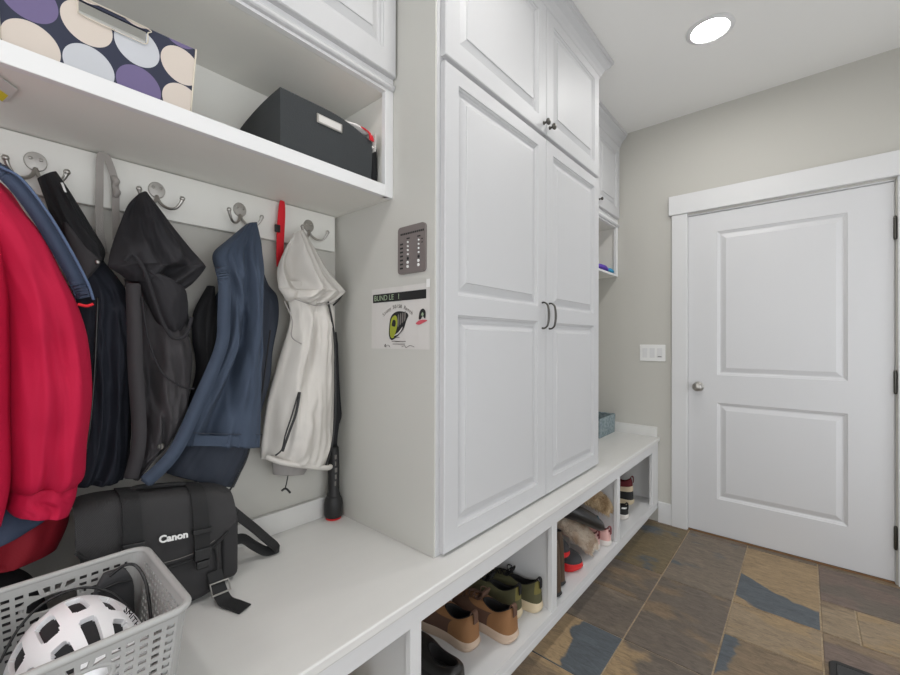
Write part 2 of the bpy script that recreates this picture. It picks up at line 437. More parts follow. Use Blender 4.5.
def fill_window(name, a0, a1, z0, z1, mp, rot):
    w = bpy.data.objects.new(name, None); C.objects.link(w); w['kind'] = 'structure'; w.location = mp((a0 + a1) / 2, 0, z0)
    def mbox(bm, p0, p1, d0, d1, q0, q1):
        c0, c1 = mp(p0, d0, q0), mp(p1, d1, q1)
        box(bm, *[v for k in range(3) for v in sorted((c0[k], c1[k]))])
    bm = B(); m = (a0 + a1) / 2
    for p, q in ((a0, a0 + .04), (m - .02, m + .02), (a1 - .04, a1)): mbox(bm, p, q, .03, .07, z0, z1)
    for p, q in ((z0, z0 + .04), (z1 - .04, z1)): mbox(bm, a0 + .04, a1 - .04, .031, .069, p, q)
    obj('fill_window_frame', bm, M['trim'], w)
    bm = B(); mbox(bm, a0 - .03, a1 + .03, -.03, .1, z0 - .025, z0); obj('fill_window_sill', bm, M['trim'], w)
    bm = B(); mbox(bm, a0 + .04, a1 - .04, .048, .052, z0 + .04, z1 - .04); obj('fill_window_pane', bm, PANE, w)
    la = bpy.data.lights.new('fill_window_portal', 'AREA'); la.shape = 'RECTANGLE'; la.size = a1 - a0; la.size_y = z1 - z0; la.cycles.is_portal = True  # portal guiding sky light in through the added window
    lo = bpy.data.objects.new('fill_window_portal', la); C.objects.link(lo); lo.location = mp(m, .11, (z0 + z1) / 2); lo.rotation_euler = rot
fill_window_wall('wall_right', lambda u, d, z: (XR + d, u, z), YR, YD, [('fill_window_1', -.75, 1.05, .15, 2.10), ('fill_window_3', 2.00, 2.92, .15, 2.25)], (PI / 2, 0, PI / 2))
fill_window_wall('wall_back', lambda u, d, z: (u, YR - d, z), XW - .1, XR + .1, [('fill_window_2', -1.20, .80, .15, 2.10)], (PI / 2, 0, 0))

DX0, DX1, DZ1 = -.632, .296, 2.055      # door opening
def wall_front():
    bm = B(); xs = [XW - .1, DX0, DX1, XR + .1]; zs = [0, DZ1, ZC]
    for y in (YD, YD + .12):
        for i in range(3):
            for j in range(2):
                if i == 1 and j == 0: continue
                bm.faces.new([bm.verts.new(p) for p in ((xs[i], y, zs[j]), (xs[i + 1], y, zs[j]), (xs[i + 1], y, zs[j + 1]), (xs[i], y, zs[j + 1]))])
    for a, b_ in (((DX0, 0), (DX0, DZ1)), ((DX0, DZ1), (DX1, DZ1)), ((DX1, DZ1), (DX1, 0)), ((xs[0], 0), (xs[0], ZC)), ((xs[0], ZC), (xs[3], ZC)), ((xs[3], ZC), (xs[3], 0))):
        bm.faces.new([bm.verts.new(p) for p in ((a[0], YD, a[1]), (b_[0], YD, b_[1]), (b_[0], YD + .12, b_[1]), (a[0], YD + .12, a[1]))])
    bmesh.ops.remove_doubles(bm, verts=bm.verts, dist=1e-5)
    return struct('wall_front', bm, M['wall'])
wall_front()

# ------------------------------------------------------------------ panelled door leaves
PROF = [(0, 0), (.0015, -.004), (.006, -.006), (.009, -.011), (.014, -.0135), (.020, -.0135), (.043, -.0045), (.0445, -.0015)]
DPROF = [(0, 0), (.004, -.004), (.009, -.006), (.016, -.011), (.022, -.011), (.044, -.003), (.047, -.002)]
def leaf(bm, u0, u1, v0, v1, th, panels, mp, prof=PROF, edge=.003):
    """raised-panel leaf in local (u, v, depth); panels share one u range; mp maps to world"""
    V = {}
    def v(u, w, d):
        k = (round(u, 5), round(w, 5), round(d, 5))
        if k not in V: V[k] = bm.verts.new(mp(u, w, d))
        return V[k]
    pu0, pu1 = panels[0][0], panels[0][1]
    us = [u0 + edge, pu0, pu1, u1 - edge]
    vs = [v0 + edge]
    for p in panels: vs += [p[2], p[3]]
    vs.append(v1 - edge)
    pc = {(round(p[2], 5)) for p in panels}
    for i in range(3):
        for j in range(len(vs) - 1):
            if i == 1 and round(vs[j], 5) in pc:
                a0, a1, b0, b1 = pu0, pu1, vs[j], vs[j + 1]
                pr = prof
                for (i0, d0), (i1, d1) in zip(pr, pr[1:]):
                    q0 = [(a0 + i0, b0 + i0), (a1 - i0, b0 + i0), (a1 - i0, b1 - i0), (a0 + i0, b1 - i0)]
                    q1 = [(a0 + i1, b0 + i1), (a1 - i1, b0 + i1), (a1 - i1, b1 - i1), (a0 + i1, b1 - i1)]
                    for k in range(4):
                        l = (k + 1) % 4
                        bm.faces.new((v(*q0[k], d0), v(*q0[l], d0), v(*q1[l], d1), v(*q1[k], d1)))
                i1, d1 = pr[-1]
                bm.faces.new((v(a0 + i1, b0 + i1, d1), v(a1 - i1, b0 + i1, d1), v(a1 - i1, b1 - i1, d1), v(a0 + i1, b1 - i1, d1)))
            else:
                bm.faces.new((v(us[i], vs[j], 0), v(us[i + 1], vs[j], 0), v(us[i + 1], vs[j + 1], 0), v(us[i], vs[j + 1], 0)))
    # rounded edge, sides and back
    loop_in = [(u, vs[0]) for u in us] + [(us[-1], w) for w in vs[1:]] + [(u, vs[-1]) for u in reversed(us[:-1])] + [(us[0], w) for w in reversed(vs[1:-1])]
    def outp(u, w):
        return (u0 if u == us[0] else u1 if u == us[-1] else u, v0 if w == vs[0] else v1 if w == vs[-1] else w)
    n = len(loop_in)
    for k in range(n):
        a, b_ = loop_in[k], loop_in[(k + 1) % n]
        oa, ob = outp(*a), outp(*b_)
        bm.faces.new((v(*a, 0), v(*b_, 0), v(*ob, -edge), v(*oa, -edge)))
        bm.faces.new((v(*oa, -edge), v(*ob, -edge), v(*ob, -th), v(*oa, -th)))
    bm.faces.new([v(*outp(*a), -th) for a in loop_in])
    return bm

def cab_leaf(name, y0, y1, z0, z1, xf, panels, parent, th=.02):
    bm = leaf(B(), y0, y1, z0, z1, th, panels, lambda u, w, d: (xf + d, u, w))
    return obj(name, bm, M['white'], parent)

def pull(parent, y, z0, z1, x):
    bm = B()
    tube(bm, [(x, y, z1), (x + .012, y, z1), (x + .026, y, z1 - .014), (x + .031, y, (z0 + z1) / 2), (x + .026, y, z0 + .014), (x + .012, y, z0), (x, y, z0)], [.0045, .0035, .0042, .0052, .0042, .0035, .0045], seg=10, n=25)
    return obj('handle', bm, M['dnickel'], parent, smooth=True)

def knob(parent, y, z, x, r=.014):
    bm = lathe(B(), [(.0075, 0), (.0075, .003), (.0045, .006), (.0045, .013), (r * .8, .017), (r, .022), (r * .85, .027), (r * .4, .029), (0, .0295)], 20, 'x', (x, y, z))
    return obj('knob', bm, M['dnickel'], parent, smooth=True, sharp=60)

# interior door
def interior_door():
    yf = YD + .004
    panels = [(-.470, .122, .238, .843), (-.470, .122, 1.017, 1.922)]
    bm = leaf(B(), DX0 + .004, DX1 - .004, .012, 2.046, .038, panels, lambda u, w, d: (u, yf - d, w), DPROF, .0015)
    d = struct('door_1', bm, M['door'])
    kx, kz = -.570, .938
    kb = obj('knob', lathe(B(), [(.031, 0), (.031, -.004), (.027, -.008), (.012, -.011), (.011, -.026), (.017, -.032), (.026, -.040), (.028, -.050), (.024, -.060), (.012, -.066), (0, -.067)], 28, 'y', (kx, yf, kz)), M['nickel'], d, smooth=True, sharp=50)
    boxo('latch_plate', (DX0 - .011, DX0 + .0042, yf - .0025, yf - .0005, kz - .028, kz + .028), M['nickel'], d, .0005, 1)
    for z in (1.808, 1.024, .236):
        bm = lathe(B(), [(.0035, -.061), (.006, -.058), (.0072, -.050), (.0072, -.017), (.0066, -.0165), (.0066, -.0160), (.0072, -.0155), (.0072, .0155), (.0066, .016), (.0066, .0165), (.0072, .017), (.0072, .050), (.006, .058), (.0035, .061)], 14, 'z', (DX1 - .002, yf - .006, z))
        obj('hinge', bm, M['dnickel'], d, smooth=True, sharp=40)
interior_door()
# jamb, casing and header, threshold
def jamb():
    bm = B(); t = .014
    box(bm, DX0 - .0, DX0 + .003, YD + .001, YD + .12, 0, DZ1)
    struct('trim_1', bm, M['trim'])
    struct('trim_2', box(B(), DX1 - .003, DX1, YD + .013, YD + .12, 0, DZ1), M['trim'])
    struct('trim_3', box(B(), DX0 + .003, DX1 - .003, YD + .001, YD + .12, DZ1 - .006, DZ1), M['trim'])
jamb()
struct('trim_4', box(B(), -.722, -.631, YD - .019, YD, 0, 2.066, bev=.0025), M['trim'])
struct('trim_5', box(B(), .302, .393, YD - .019, YD, 0, 2.066, bev=.0025), M['trim'])
struct('trim_6', box(B(), -.739, .410, YD - .028, YD, 2.066, 2.192, bev=.002), M['trim'])
struct('trim_7', box(B(), DX0 + .003, DX1 - .003, YD + .004, YD + .12, -.004, .008, bev=.002), M['oak'])
def baseboard(name, x0, x1, y0, y1, h=.14):
    bm = box(B(), x0, x1, y0, y1, 0, h, bev=.004, seg=2); struct(name, bm, M['trim'])
baseboard('baseboard_front', -.8065, -.7225, YD - .015, YD)
baseboard('baseboard_front_far', .3935, XR, YD - .015, YD)
baseboard('baseboard_right', XR - .015, XR, YR, YD - .0155, .12)

# ------------------------------------------------------------------ tall cabinet
def crown(bm, pts, zt, prof):
    """profile swept along plan points; prof: (outward offset, drop below zt); pts given as (x, y, nx, ny) mitre directions"""
    rings = [[(x + nx * o, y + ny * o, zt - d) for o, d in prof] for x, y, nx, ny in pts]
    loft(bm, rings, closed=True)
CROWN = [(0, .098), (.012, .098), (.014, .088), (.018, .084), (.022, .070), (.034, .050), (.050, .036), (.056, .028), (.058, .020), (.066, .016), (.068, .0), (0, 0)]

def tall_cabinet():
    t = thing('tall_cabinet', 'tall white four door cabinet standing on the bench with raised panel doors', 'cabinet', (-1.15, 1.585, ZB))
    bm = B()
    box(bm, XW + .001, XC - .0015, YC0, YC0 + .006, ZB + .0005, ZC - .001)
    box(bm, XW + .001, XC - .0205, YC0 + .0055, YC0 + .02, ZB + .0005, ZC - .001)
    obj('side_panel', bm, M['sidegrey'], t)
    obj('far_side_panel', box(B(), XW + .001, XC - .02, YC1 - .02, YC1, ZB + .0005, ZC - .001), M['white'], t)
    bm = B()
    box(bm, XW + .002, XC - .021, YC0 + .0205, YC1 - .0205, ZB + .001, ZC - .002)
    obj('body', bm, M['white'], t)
    # face frame: stiles and rails in one piece
    ys = [YC0 + .0062, YC0 + .028, YC1 - .026, YC1]; zs = [ZB + .0005, .590, 2.068, 2.100, 2.612, ZC - .001]
    bm = B()
    box(bm, XC - .020, XC, ys[0], ys[1], zs[0], zs[-1], bev=.0015); box(bm, XC - .020, XC, ys[2], ys[3], zs[0], zs[-1], bev=.0015)
    for a, b_ in ((zs[0], zs[1]), (zs[2], zs[3]), (zs[4], zs[5])): box(bm, XC - .020, XC - .0004, ys[1] - .001, ys[2] + .001, a, b_)
    box(bm, XC - .020, XC - .0004, 1.555, 1.600, zs[0], zs[-1])
    obj('face_frame', bm, M['white'], t)
    xf = XC + .021
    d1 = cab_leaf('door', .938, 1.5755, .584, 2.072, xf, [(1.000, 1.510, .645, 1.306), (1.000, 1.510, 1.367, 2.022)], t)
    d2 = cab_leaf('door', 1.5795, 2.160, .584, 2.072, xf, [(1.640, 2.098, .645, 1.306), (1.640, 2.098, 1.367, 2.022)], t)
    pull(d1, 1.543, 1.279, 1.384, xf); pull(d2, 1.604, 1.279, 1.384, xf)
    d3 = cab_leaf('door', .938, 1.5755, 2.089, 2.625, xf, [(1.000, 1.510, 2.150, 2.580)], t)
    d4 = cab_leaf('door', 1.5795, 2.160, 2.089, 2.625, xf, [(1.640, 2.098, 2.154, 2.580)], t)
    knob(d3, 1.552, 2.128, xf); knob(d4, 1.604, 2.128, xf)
    bm = B()
    x0 = XC + .001
    crown(bm, [(x0, YC0, 1, 0), (x0, YC1, 1, 1), (-.995, YC1, 0, 1)], ZC - .001, CROWN)
    obj('crown_molding', bm, M['white'], t)
tall_cabinet()

# ------------------------------------------------------------------ overhead unit on the left: open shelf below, doors above
def overhead(name, label, y0, y1, zbot, zshelf, zopen, zdoor, doors, xs, crown_y, knobs):
    t = thing(name, label, 'cabinet', (XW + .16, (y0 + y1) / 2, zbot))
    G = .0006
    sm = M['white']
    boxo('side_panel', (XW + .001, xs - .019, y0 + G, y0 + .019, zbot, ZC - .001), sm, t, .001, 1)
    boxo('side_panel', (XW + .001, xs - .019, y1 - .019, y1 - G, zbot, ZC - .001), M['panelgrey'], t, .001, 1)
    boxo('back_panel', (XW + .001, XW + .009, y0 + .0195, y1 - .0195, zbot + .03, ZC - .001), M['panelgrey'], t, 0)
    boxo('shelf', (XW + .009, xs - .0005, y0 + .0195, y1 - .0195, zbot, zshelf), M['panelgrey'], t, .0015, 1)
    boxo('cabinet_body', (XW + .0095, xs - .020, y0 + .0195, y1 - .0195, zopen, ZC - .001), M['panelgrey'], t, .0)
    bm = B()
    box(bm, xs - .019, xs, y0 + G, y0 + .036, zbot, ZC - .001, bev=.001); box(bm, xs - .019, xs, y1 - .034, y1 - G, zbot, ZC - .001, bev=.001)
    box(bm, xs - .019, xs - .0003, y0 + .036, y1 - .034, zopen, ZC - .001)
    box(bm, xs - .019, xs + .0, y0 + .036, y1 - .034, zbot - .0005, zshelf, bev=.001)
    obj('face_frame', bm, M['white_lit'], t)
    # light rail: small stepped molding between shelf opening and doors
    bm = B()
    zr = zopen
    loft(bm, [[(xs, y, zr + .008), (xs + .008, y, zr + .010), (xs + .011, y, zr + .014), (xs + .011, y, zr + .024), (xs, y, zr + .030)] for y in (y0 + .003, y1 - .003)])
    obj('rail_molding', bm, sm, t)
    for a, b_ in doors:
        w = .052
        d = cab_leaf('door', a, b_, zdoor, ZC - .098, xs + .020, [(a + w, b_ - w, zdoor + .072, ZC - .152)], t)
        if knobs: knob(d, a + .028 if knobs < 0 else b_ - .03, zdoor + .04, xs + .020, .011)
    bm = B()
    crown(bm, [(xs + .001, y0 + .002, 1, 0), (xs + .001, y1 - .002, 1, 0)], ZC - .001, CROWN)
    obj('crown_molding', bm, sm, t)
    return t
overhead('overhead_cabinet', 'long white overhead cabinet with an open shelf above the coat hooks', -.93, YC0, 1.694, 1.7315, 2.036, 2.084, [(.300, .911), (-.318, .296), (-.924, -.322)], XS, None, 0)
overhead('wall_cabinet', 'small white wall cabinet with an open cubby between tall cabinet and door wall', YC1, YD, 1.697, 1.711, 2.046, 2.108, [(2.20, 2.625), (2.629, 3.050)], -1.078, None, -1)

# ------------------------------------------------------------------ bench: shoe cubbies and top
def shoe_bench():
    t = thing('shoe_bench', 'long low white bench base divided into open shoe cubbies', 'bench', (-1.1, 1.05, 0))
    xf = XF - .012; zt = ZB - .0255; ZS = .152
    y0, y1 = -.95, YD - .001
    w = M['trim']
    boxo('back_panel', (XW + .001, XW + .012, y0, y1, ZS, zt), M['panelgrey'], t, 0)
    boxo('shelf', (XW + .012, xf - .019, y0, y1, ZS - .02, ZS), w, t, 0)
    bm = B(); box(bm, XW + .05, -.868, y0, y1 - .0, .001, ZS - .0205); obj('kick_board', bm, w, t)
    stiles = [(y0, y0 + .04), (-.045, -.005), (.742, .781), (1.515, 1.557), (2.266, 2.308), (2.935, y1)]
    for a, b_ in stiles:
        m = (a + b_) / 2
        lo, hi = (m - .009, m + .009)
        if a == y0: lo, hi = a, a + .018
        if b_ == y1: lo, hi = b_ - .02, b_
        boxo('divider', (XW + .012, xf - .019, lo, hi, ZS, zt), w, t, 0)
    bm = B()
    for a, b_ in stiles: box(bm, xf - .019, xf, a, b_, ZS - .001, .496, bev=.001)
    box(bm, xf - .019, xf, y0, y1, .494, zt - .006, bev=.001); box(bm, xf - .019, xf - .006, y0, y1, zt - .0065, zt)
    loft(bm, [[(xf - .019, y, ZS), (xf + .001, y, ZS), (xf + .001, y, ZS - .026), (xf - .003, y, ZS - .031), (xf - .001, y, ZS - .036), (xf - .001, y, ZS - .057), (xf - .006, y, ZS - .060), (xf - .019, y, ZS - .060)] for y in (y0, y1)])
    obj('face_frame', bm, w, t)
    # continuous top
    b = thing('bench_top', 'long white bench top running from the coats to the door wall', 'bench top', (-1.1, 1.05, ZB - .025))
    bm = box(B(), XW + .001, XF, y0 - .01, YD - .001, ZB - .025, ZB, bev=.004, seg=2)
    obj('top_board', bm, M['bench'], b)
    boxo('backsplash', (XW + .001, XW + .019, y0, YC0 - .0005, ZB + .0002, ZB + .073), M['bench'], b, .002)
    boxo('end_splash', (XW + .02, -.812, YD - .018, YD - .001, ZB + .0002, ZB + .070), M['bench'], b, .002)
    boxo('far_backsplash', (XW + .001, XW + .019, YC1 + .0005, YD - .019, ZB + .0002, ZB + .070), M['bench'], b, .002)
shoe_bench()

# ------------------------------------------------------------------ hook board with five visible hooks
ADJ[0] = LEFT
def hook(parent, y, z, x):
    bm = lathe(B(), [(.0205, 0), (.0205, .0022), (.019, .004), (0, .0046)], 24, 'x', (x, y, z))
    for v in bm.verts: v.co.z = z + (v.co.z - z) * 1.12
    h = obj('coat_hook', bm, M['nickel'], parent, smooth=True, sharp=40)
    bm = B()
    for s in (-1, 1):
        tube(bm, [(x + .002, y, z - .016), (x + .010, y + s * .006, z - .036), (x + .022, y + s * .020, z - .050), (x + .034, y + s * .036, z - .050), (x + .042, y + s * .046, z - .036), (x + .045, y + s * .050, z - .024)], [.0045, .0042, .0038, .0038, .0042, .0055], seg=10, n=22)
        lathe(bm, [(0, -.0072), (.005, -.0055), (.0072, 0), (.005, .0055), (0, .0072)], 12, 'z', (x + .0455, y + s * .0505, z - .021))
    obj('prong', bm, M['nickel'], h, smooth=True)
    bm = B()
    for s in (-1, 1):
        lathe(bm, [(.0042, 0), (.0036, .0018), (0, .0022)], 12, 'x', (x + .0042, y + s * .009, z + .006))
    obj('screw', bm, M['nickel'], h, smooth=True)
def hook_board():
    t = thing('hook_board', 'white hook board with double nickel coat hooks under the overhead shelf', 'coat rack', (XW, 0, 1.613))
    boxo('board', (XW + .0005, -1.393, -.92, YC0 - .0005, 1.613, 1.7495), M['panelgrey'], t, .002)
    for y in (-.645, -.40, -.155, .087, .330, .557, .803): hook(t, y, 1.690, -1.393)
    for y, z in ((.211, 1.740), (.690, 1.737)):
        bm = B(); tube(bm, [(-1.394, y, z), (-1.380, y, z + .001), (-1.374, y, z + .006)], .0016, 8, n=6); obj('nail', bm, M['dnickel'], t, smooth=True)
hook_board()

# ------------------------------------------------------------------ garments
def garment(rows, n_u=112, n_v=84, p=1.75, folds=(), wr=0.004, wf=9.0, seed=0, back=True, open_bottom=True, pz=1.0, bulge=None):
    """rows: (yL, zL, yR, zR, xback, xfront) from top to hem, lofted into a closed cloth body with hanging folds.
    folds: (amplitude, waves across, drift down, phase, start row fraction)"""
    bm = B(); R = spline(rows, n_v); rings = []
    sv = Vector((seed * 3.7, seed * 1.3, seed * 2.1))
    for j, (yl, zl, yr, zr, xb, xf) in enumerate(R):
        v = j / (n_v - 1); ring = []
        half = n_u // 2
        xm = (xb + xf) / 2
        for i in range(n_u):
            front = i < half
            a = PI * (i / half) if front else PI * ((i - half) / half)
            u = (1 - math.cos(a)) / 2
            if not front: u = 1 - u
            ex = (1 - abs(2 * u - 1) ** p) ** (1 / p)
            y = yl + (yr - yl) * u; z = zl + (zr - zl) * u
            d = 0.0
            for amp, k, drift, ph, st in folds:
                e = max(0.0, min(1.0, (v - st) / .25 + .15))
                q = Vector((k * 1.15 * (u + drift * v + .10 * math.sin(5 * v + ph)) + ph * 3.1, v * 1.3, ph + seed))
                nn = noise.noise(q); n2 = noise.noise(q * 2.1 + Vector((5.2, 1.7, 3.3)))
                d += amp * e * (1.1 * nn + .95 * (.42 - 1.6 * abs(nn)) + .45 * (.3 - 1.2 * abs(n2)))
            q = Vector((y, z, (1 if front else 2))) * wf + sv
            d += wr * noise.fractal(q, 1.0, 2.0, 3)
            d += wr * .5 * noise.noise(Vector((y * 34, z * 12, seed)))
            x = xm + (xf - xm) * ex + d * ex if front else xm - (xm - xb) * ex + (d * .3 * ex if back else 0)
            if not front: x = max(x, -1.3915)
            ring.append((x, y, z))
        rings.append(ring)
    if open_bottom:                      # turned-in hem
        last = rings[-1]; c = Vector((sum(p[0] for p in last) / n_u, sum(p[1] for p in last) / n_u, sum(p[2] for p in last) / n_u))
        for k, up in ((.94, .002), (.90, .012)):
            rings.append([(c.x + (q[0] - c.x) * k, c.y + (q[1] - c.y) * k, q[2] + up) for q in last])
    loft(bm, rings)
    return bm

def cloth(name, rows, material, parent, **k):
    return obj(name, garment(rows, **k), material, parent, smooth=True)

def coil(name, pts, r, material, parent, n=30, seg=8, flat=1.0, up=None):
    return obj(name, tube(B(), pts, r, seg, n=n, flat=flat, up=up), material, parent, smooth=True)

def red_jacket():
    t = thing('jacket', 'bright red jacket with denim blue edging, at the left end of the hooks', 'jacket', (-1.24, -.1, .80), group='jackets on the hook board')
    cloth('lower_body', [(-.155, 1.635, -.085, 1.640, -1.36, -1.32), (-.26, 1.56, .02, 1.565, -1.38, -1.30), (-.34, 1.42, .06, 1.42, -1.385, -1.28), (-.37, 1.20, .09, 1.20, -1.385, -1.28), (-.38, 1.0, .115, 1.0, -1.385, -1.27), (-.38, .88, .140, .885, -1.385, -1.24), (-.38, .83, .138, .840, -1.38, -1.225), (-.37, .79, .120, .795, -1.37, -1.225)],
          M['dred'], t, folds=((.05, 4, .2, 0, .3),), wr=.010, seed=1, p=2)
    cloth('sleeve', [(-.09, 1.625, -.045, 1.622, -1.31, -1.215), (-.07, 1.595, .030, 1.578, -1.31, -1.18), (-.05, 1.54, .062, 1.524, -1.305, -1.155), (-.02, 1.49, .090, 1.475, -1.305, -1.14), (.01, 1.41, .118, 1.40, -1.30, -1.13), (.026, 1.34, .142, 1.335, -1.295, -1.125), (.030, 1.26, .158, 1.26, -1.29, -1.12), (.032, 1.15, .164, 1.15, -1.285, -1.115), (.034, 1.05, .156, 1.045, -1.28, -1.115), (.037, .99, .153, .978, -1.27, -1.125), (.040, .968, .143, .955, -1.262, -1.145)],
          M['red'], t, folds=((.018, 2.0, .35, .6, .15), (.005, 5, -.6, 1.4, .5)), wr=.010, wf=7, seed=2, p=1.9)
    cloth('cuff', [(.040, .972, .143, .960, -1.262, -1.150), (.038, .950, .141, .944, -1.258, -1.145), (.036, .936, .138, .926, -1.258, -1.145), (.042, .924, .128, .896, -1.258, -1.145)], M['red'], t, folds=((.007, 4, .1, .2, 0),), wr=.004, seed=3, n_v=30, p=2)
    cloth('front_panel', [(-.17, 1.63, -.10, 1.630, -1.30, -1.20), (-.23, 1.53, .018, 1.555, -1.29, -1.135), (-.25, 1.42, .036, 1.45, -1.28, -1.10), (-.26, 1.30, .040, 1.30, -1.27, -1.09), (-.26, 1.15, .041, 1.15, -1.265, -1.085), (-.26, 1.0, .042, 1.0, -1.26, -1.085), (-.255, .93, .030, .915, -1.25, -1.095)], M['red'], t, folds=((.03, 3, .2, 1.1, .2),), wr=.010, seed=4, p=2.2)
    bm = strap(B(), [(-1.200, -.08, 1.632), (-1.185, .000, 1.602), (-1.178, .036, 1.580), (-1.174, .074, 1.522), (-1.172, .108, 1.452), (-1.172, .134, 1.393), (-1.176, .147, 1.356)], .027, .010, (1, -.25, .25), 44)
    bmesh.ops.bevel(bm, geom=bm.edges[:], offset=.0035, segments=2, affect='EDGES')
    obj('collar_band', bm, M['denim'], t, smooth=True)
    coil('piping', [(-1.188, -.07, 1.642), (-1.172, .022, 1.596), (-1.166, .053, 1.578), (-1.162, .090, 1.520), (-1.160, .124, 1.450), (-1.160, .150, 1.388), (-1.165, .161, 1.352)], .0026, mat('blue_piping', (76, 94, 124), .7), t, 40)
    coil('piping', [(-1.17, .161, 1.343), (-1.168, .150, 1.338), (-1.168, .136, 1.341)], .003, M['redcloth'], t, 10)
    cloth('inner_hem', [(.020, .935, .10, .92, -1.255, -1.225), (.0, .895, .098, .888, -1.25, -1.205), (-.02, .850, .070, .872, -1.25, -1.20)], M['denim'], t, wr=.006, seed=5, n_v=20)
red_jacket()

def dark_coat():
    t = thing('jacket', 'midnight nylon coat with black ribbed collar, hanging just behind the red jacket', 'jacket', (-1.34, .18, .86), group='jackets on the hook board')
    cloth('body', [(.130, 1.459, .206, 1.469, -1.378, -1.325), (.155, 1.368, .262, 1.376, -1.389, -1.315), (.165, 1.247, .266, 1.244, -1.389, -1.31), (.168, 1.076, .266, 1.059, -1.389, -1.31), (.160, .965, .262, .945, -1.389, -1.312), (.150, .912, .250, .902, -1.386, -1.315)],
          M['navyq'], t, folds=((.024, 2.4, .45, .4, .1), (.006, 6, -.4, 1.4, .1)), wr=.012, wf=9, seed=6)
    cloth('collar', [(.086, 1.634, .118, 1.660, -1.355, -1.315), (.098, 1.590, .147, 1.608, -1.362, -1.30), (.114, 1.534, .183, 1.538, -1.368, -1.292), (.135, 1.484, .206, 1.492, -1.372, -1.287), (.165, 1.450, .204, 1.462, -1.372, -1.29)],
          M['blkrib'], t, folds=((.022, 2.5, .2, .3, .05),), wr=.004, seed=7)
    bm = garment([(.125, 1.536, .133, 1.533, -1.30, -1.286), (.131, 1.500, .160, 1.498, -1.30, -1.278), (.140, 1.462, .184, 1.468, -1.30, -1.274), (.152, 1.428, .192, 1.449, -1.30, -1.276), (.158, 1.405, .166, 1.405, -1.30, -1.286)], seed=8, wr=.002, n_v=30)
    obj('lapel', bm, M['char'], t, smooth=True)
    obj('snap', lathe(B(), [(.0045, 0), (.0045, .002), (.002, .003), (0, .003)], 14, 'x', (-1.273, .184, 1.450)), M['nickel'], t, smooth=True)
    coil('zipper', [(-1.288, .187, 1.367), (-1.286, .181, 1.175), (-1.288, .172, 1.04), (-1.30, .160, .965)], .003, M['blkplastic'], t)
    coil('zipper_pull', [(-1.298, .159, .962), (-1.296, .158, .945), (-1.297, .157, .933)], .004, M['nickel'], t, 8)
    bm = strap(B(), [(-1.304, .124, 1.628), (-1.300, .127, 1.617), (-1.297, .130, 1.606)], .004, .0015, (1, 0, 0), 6); obj('label_tab', bm, M['ink'], t)
dark_coat()

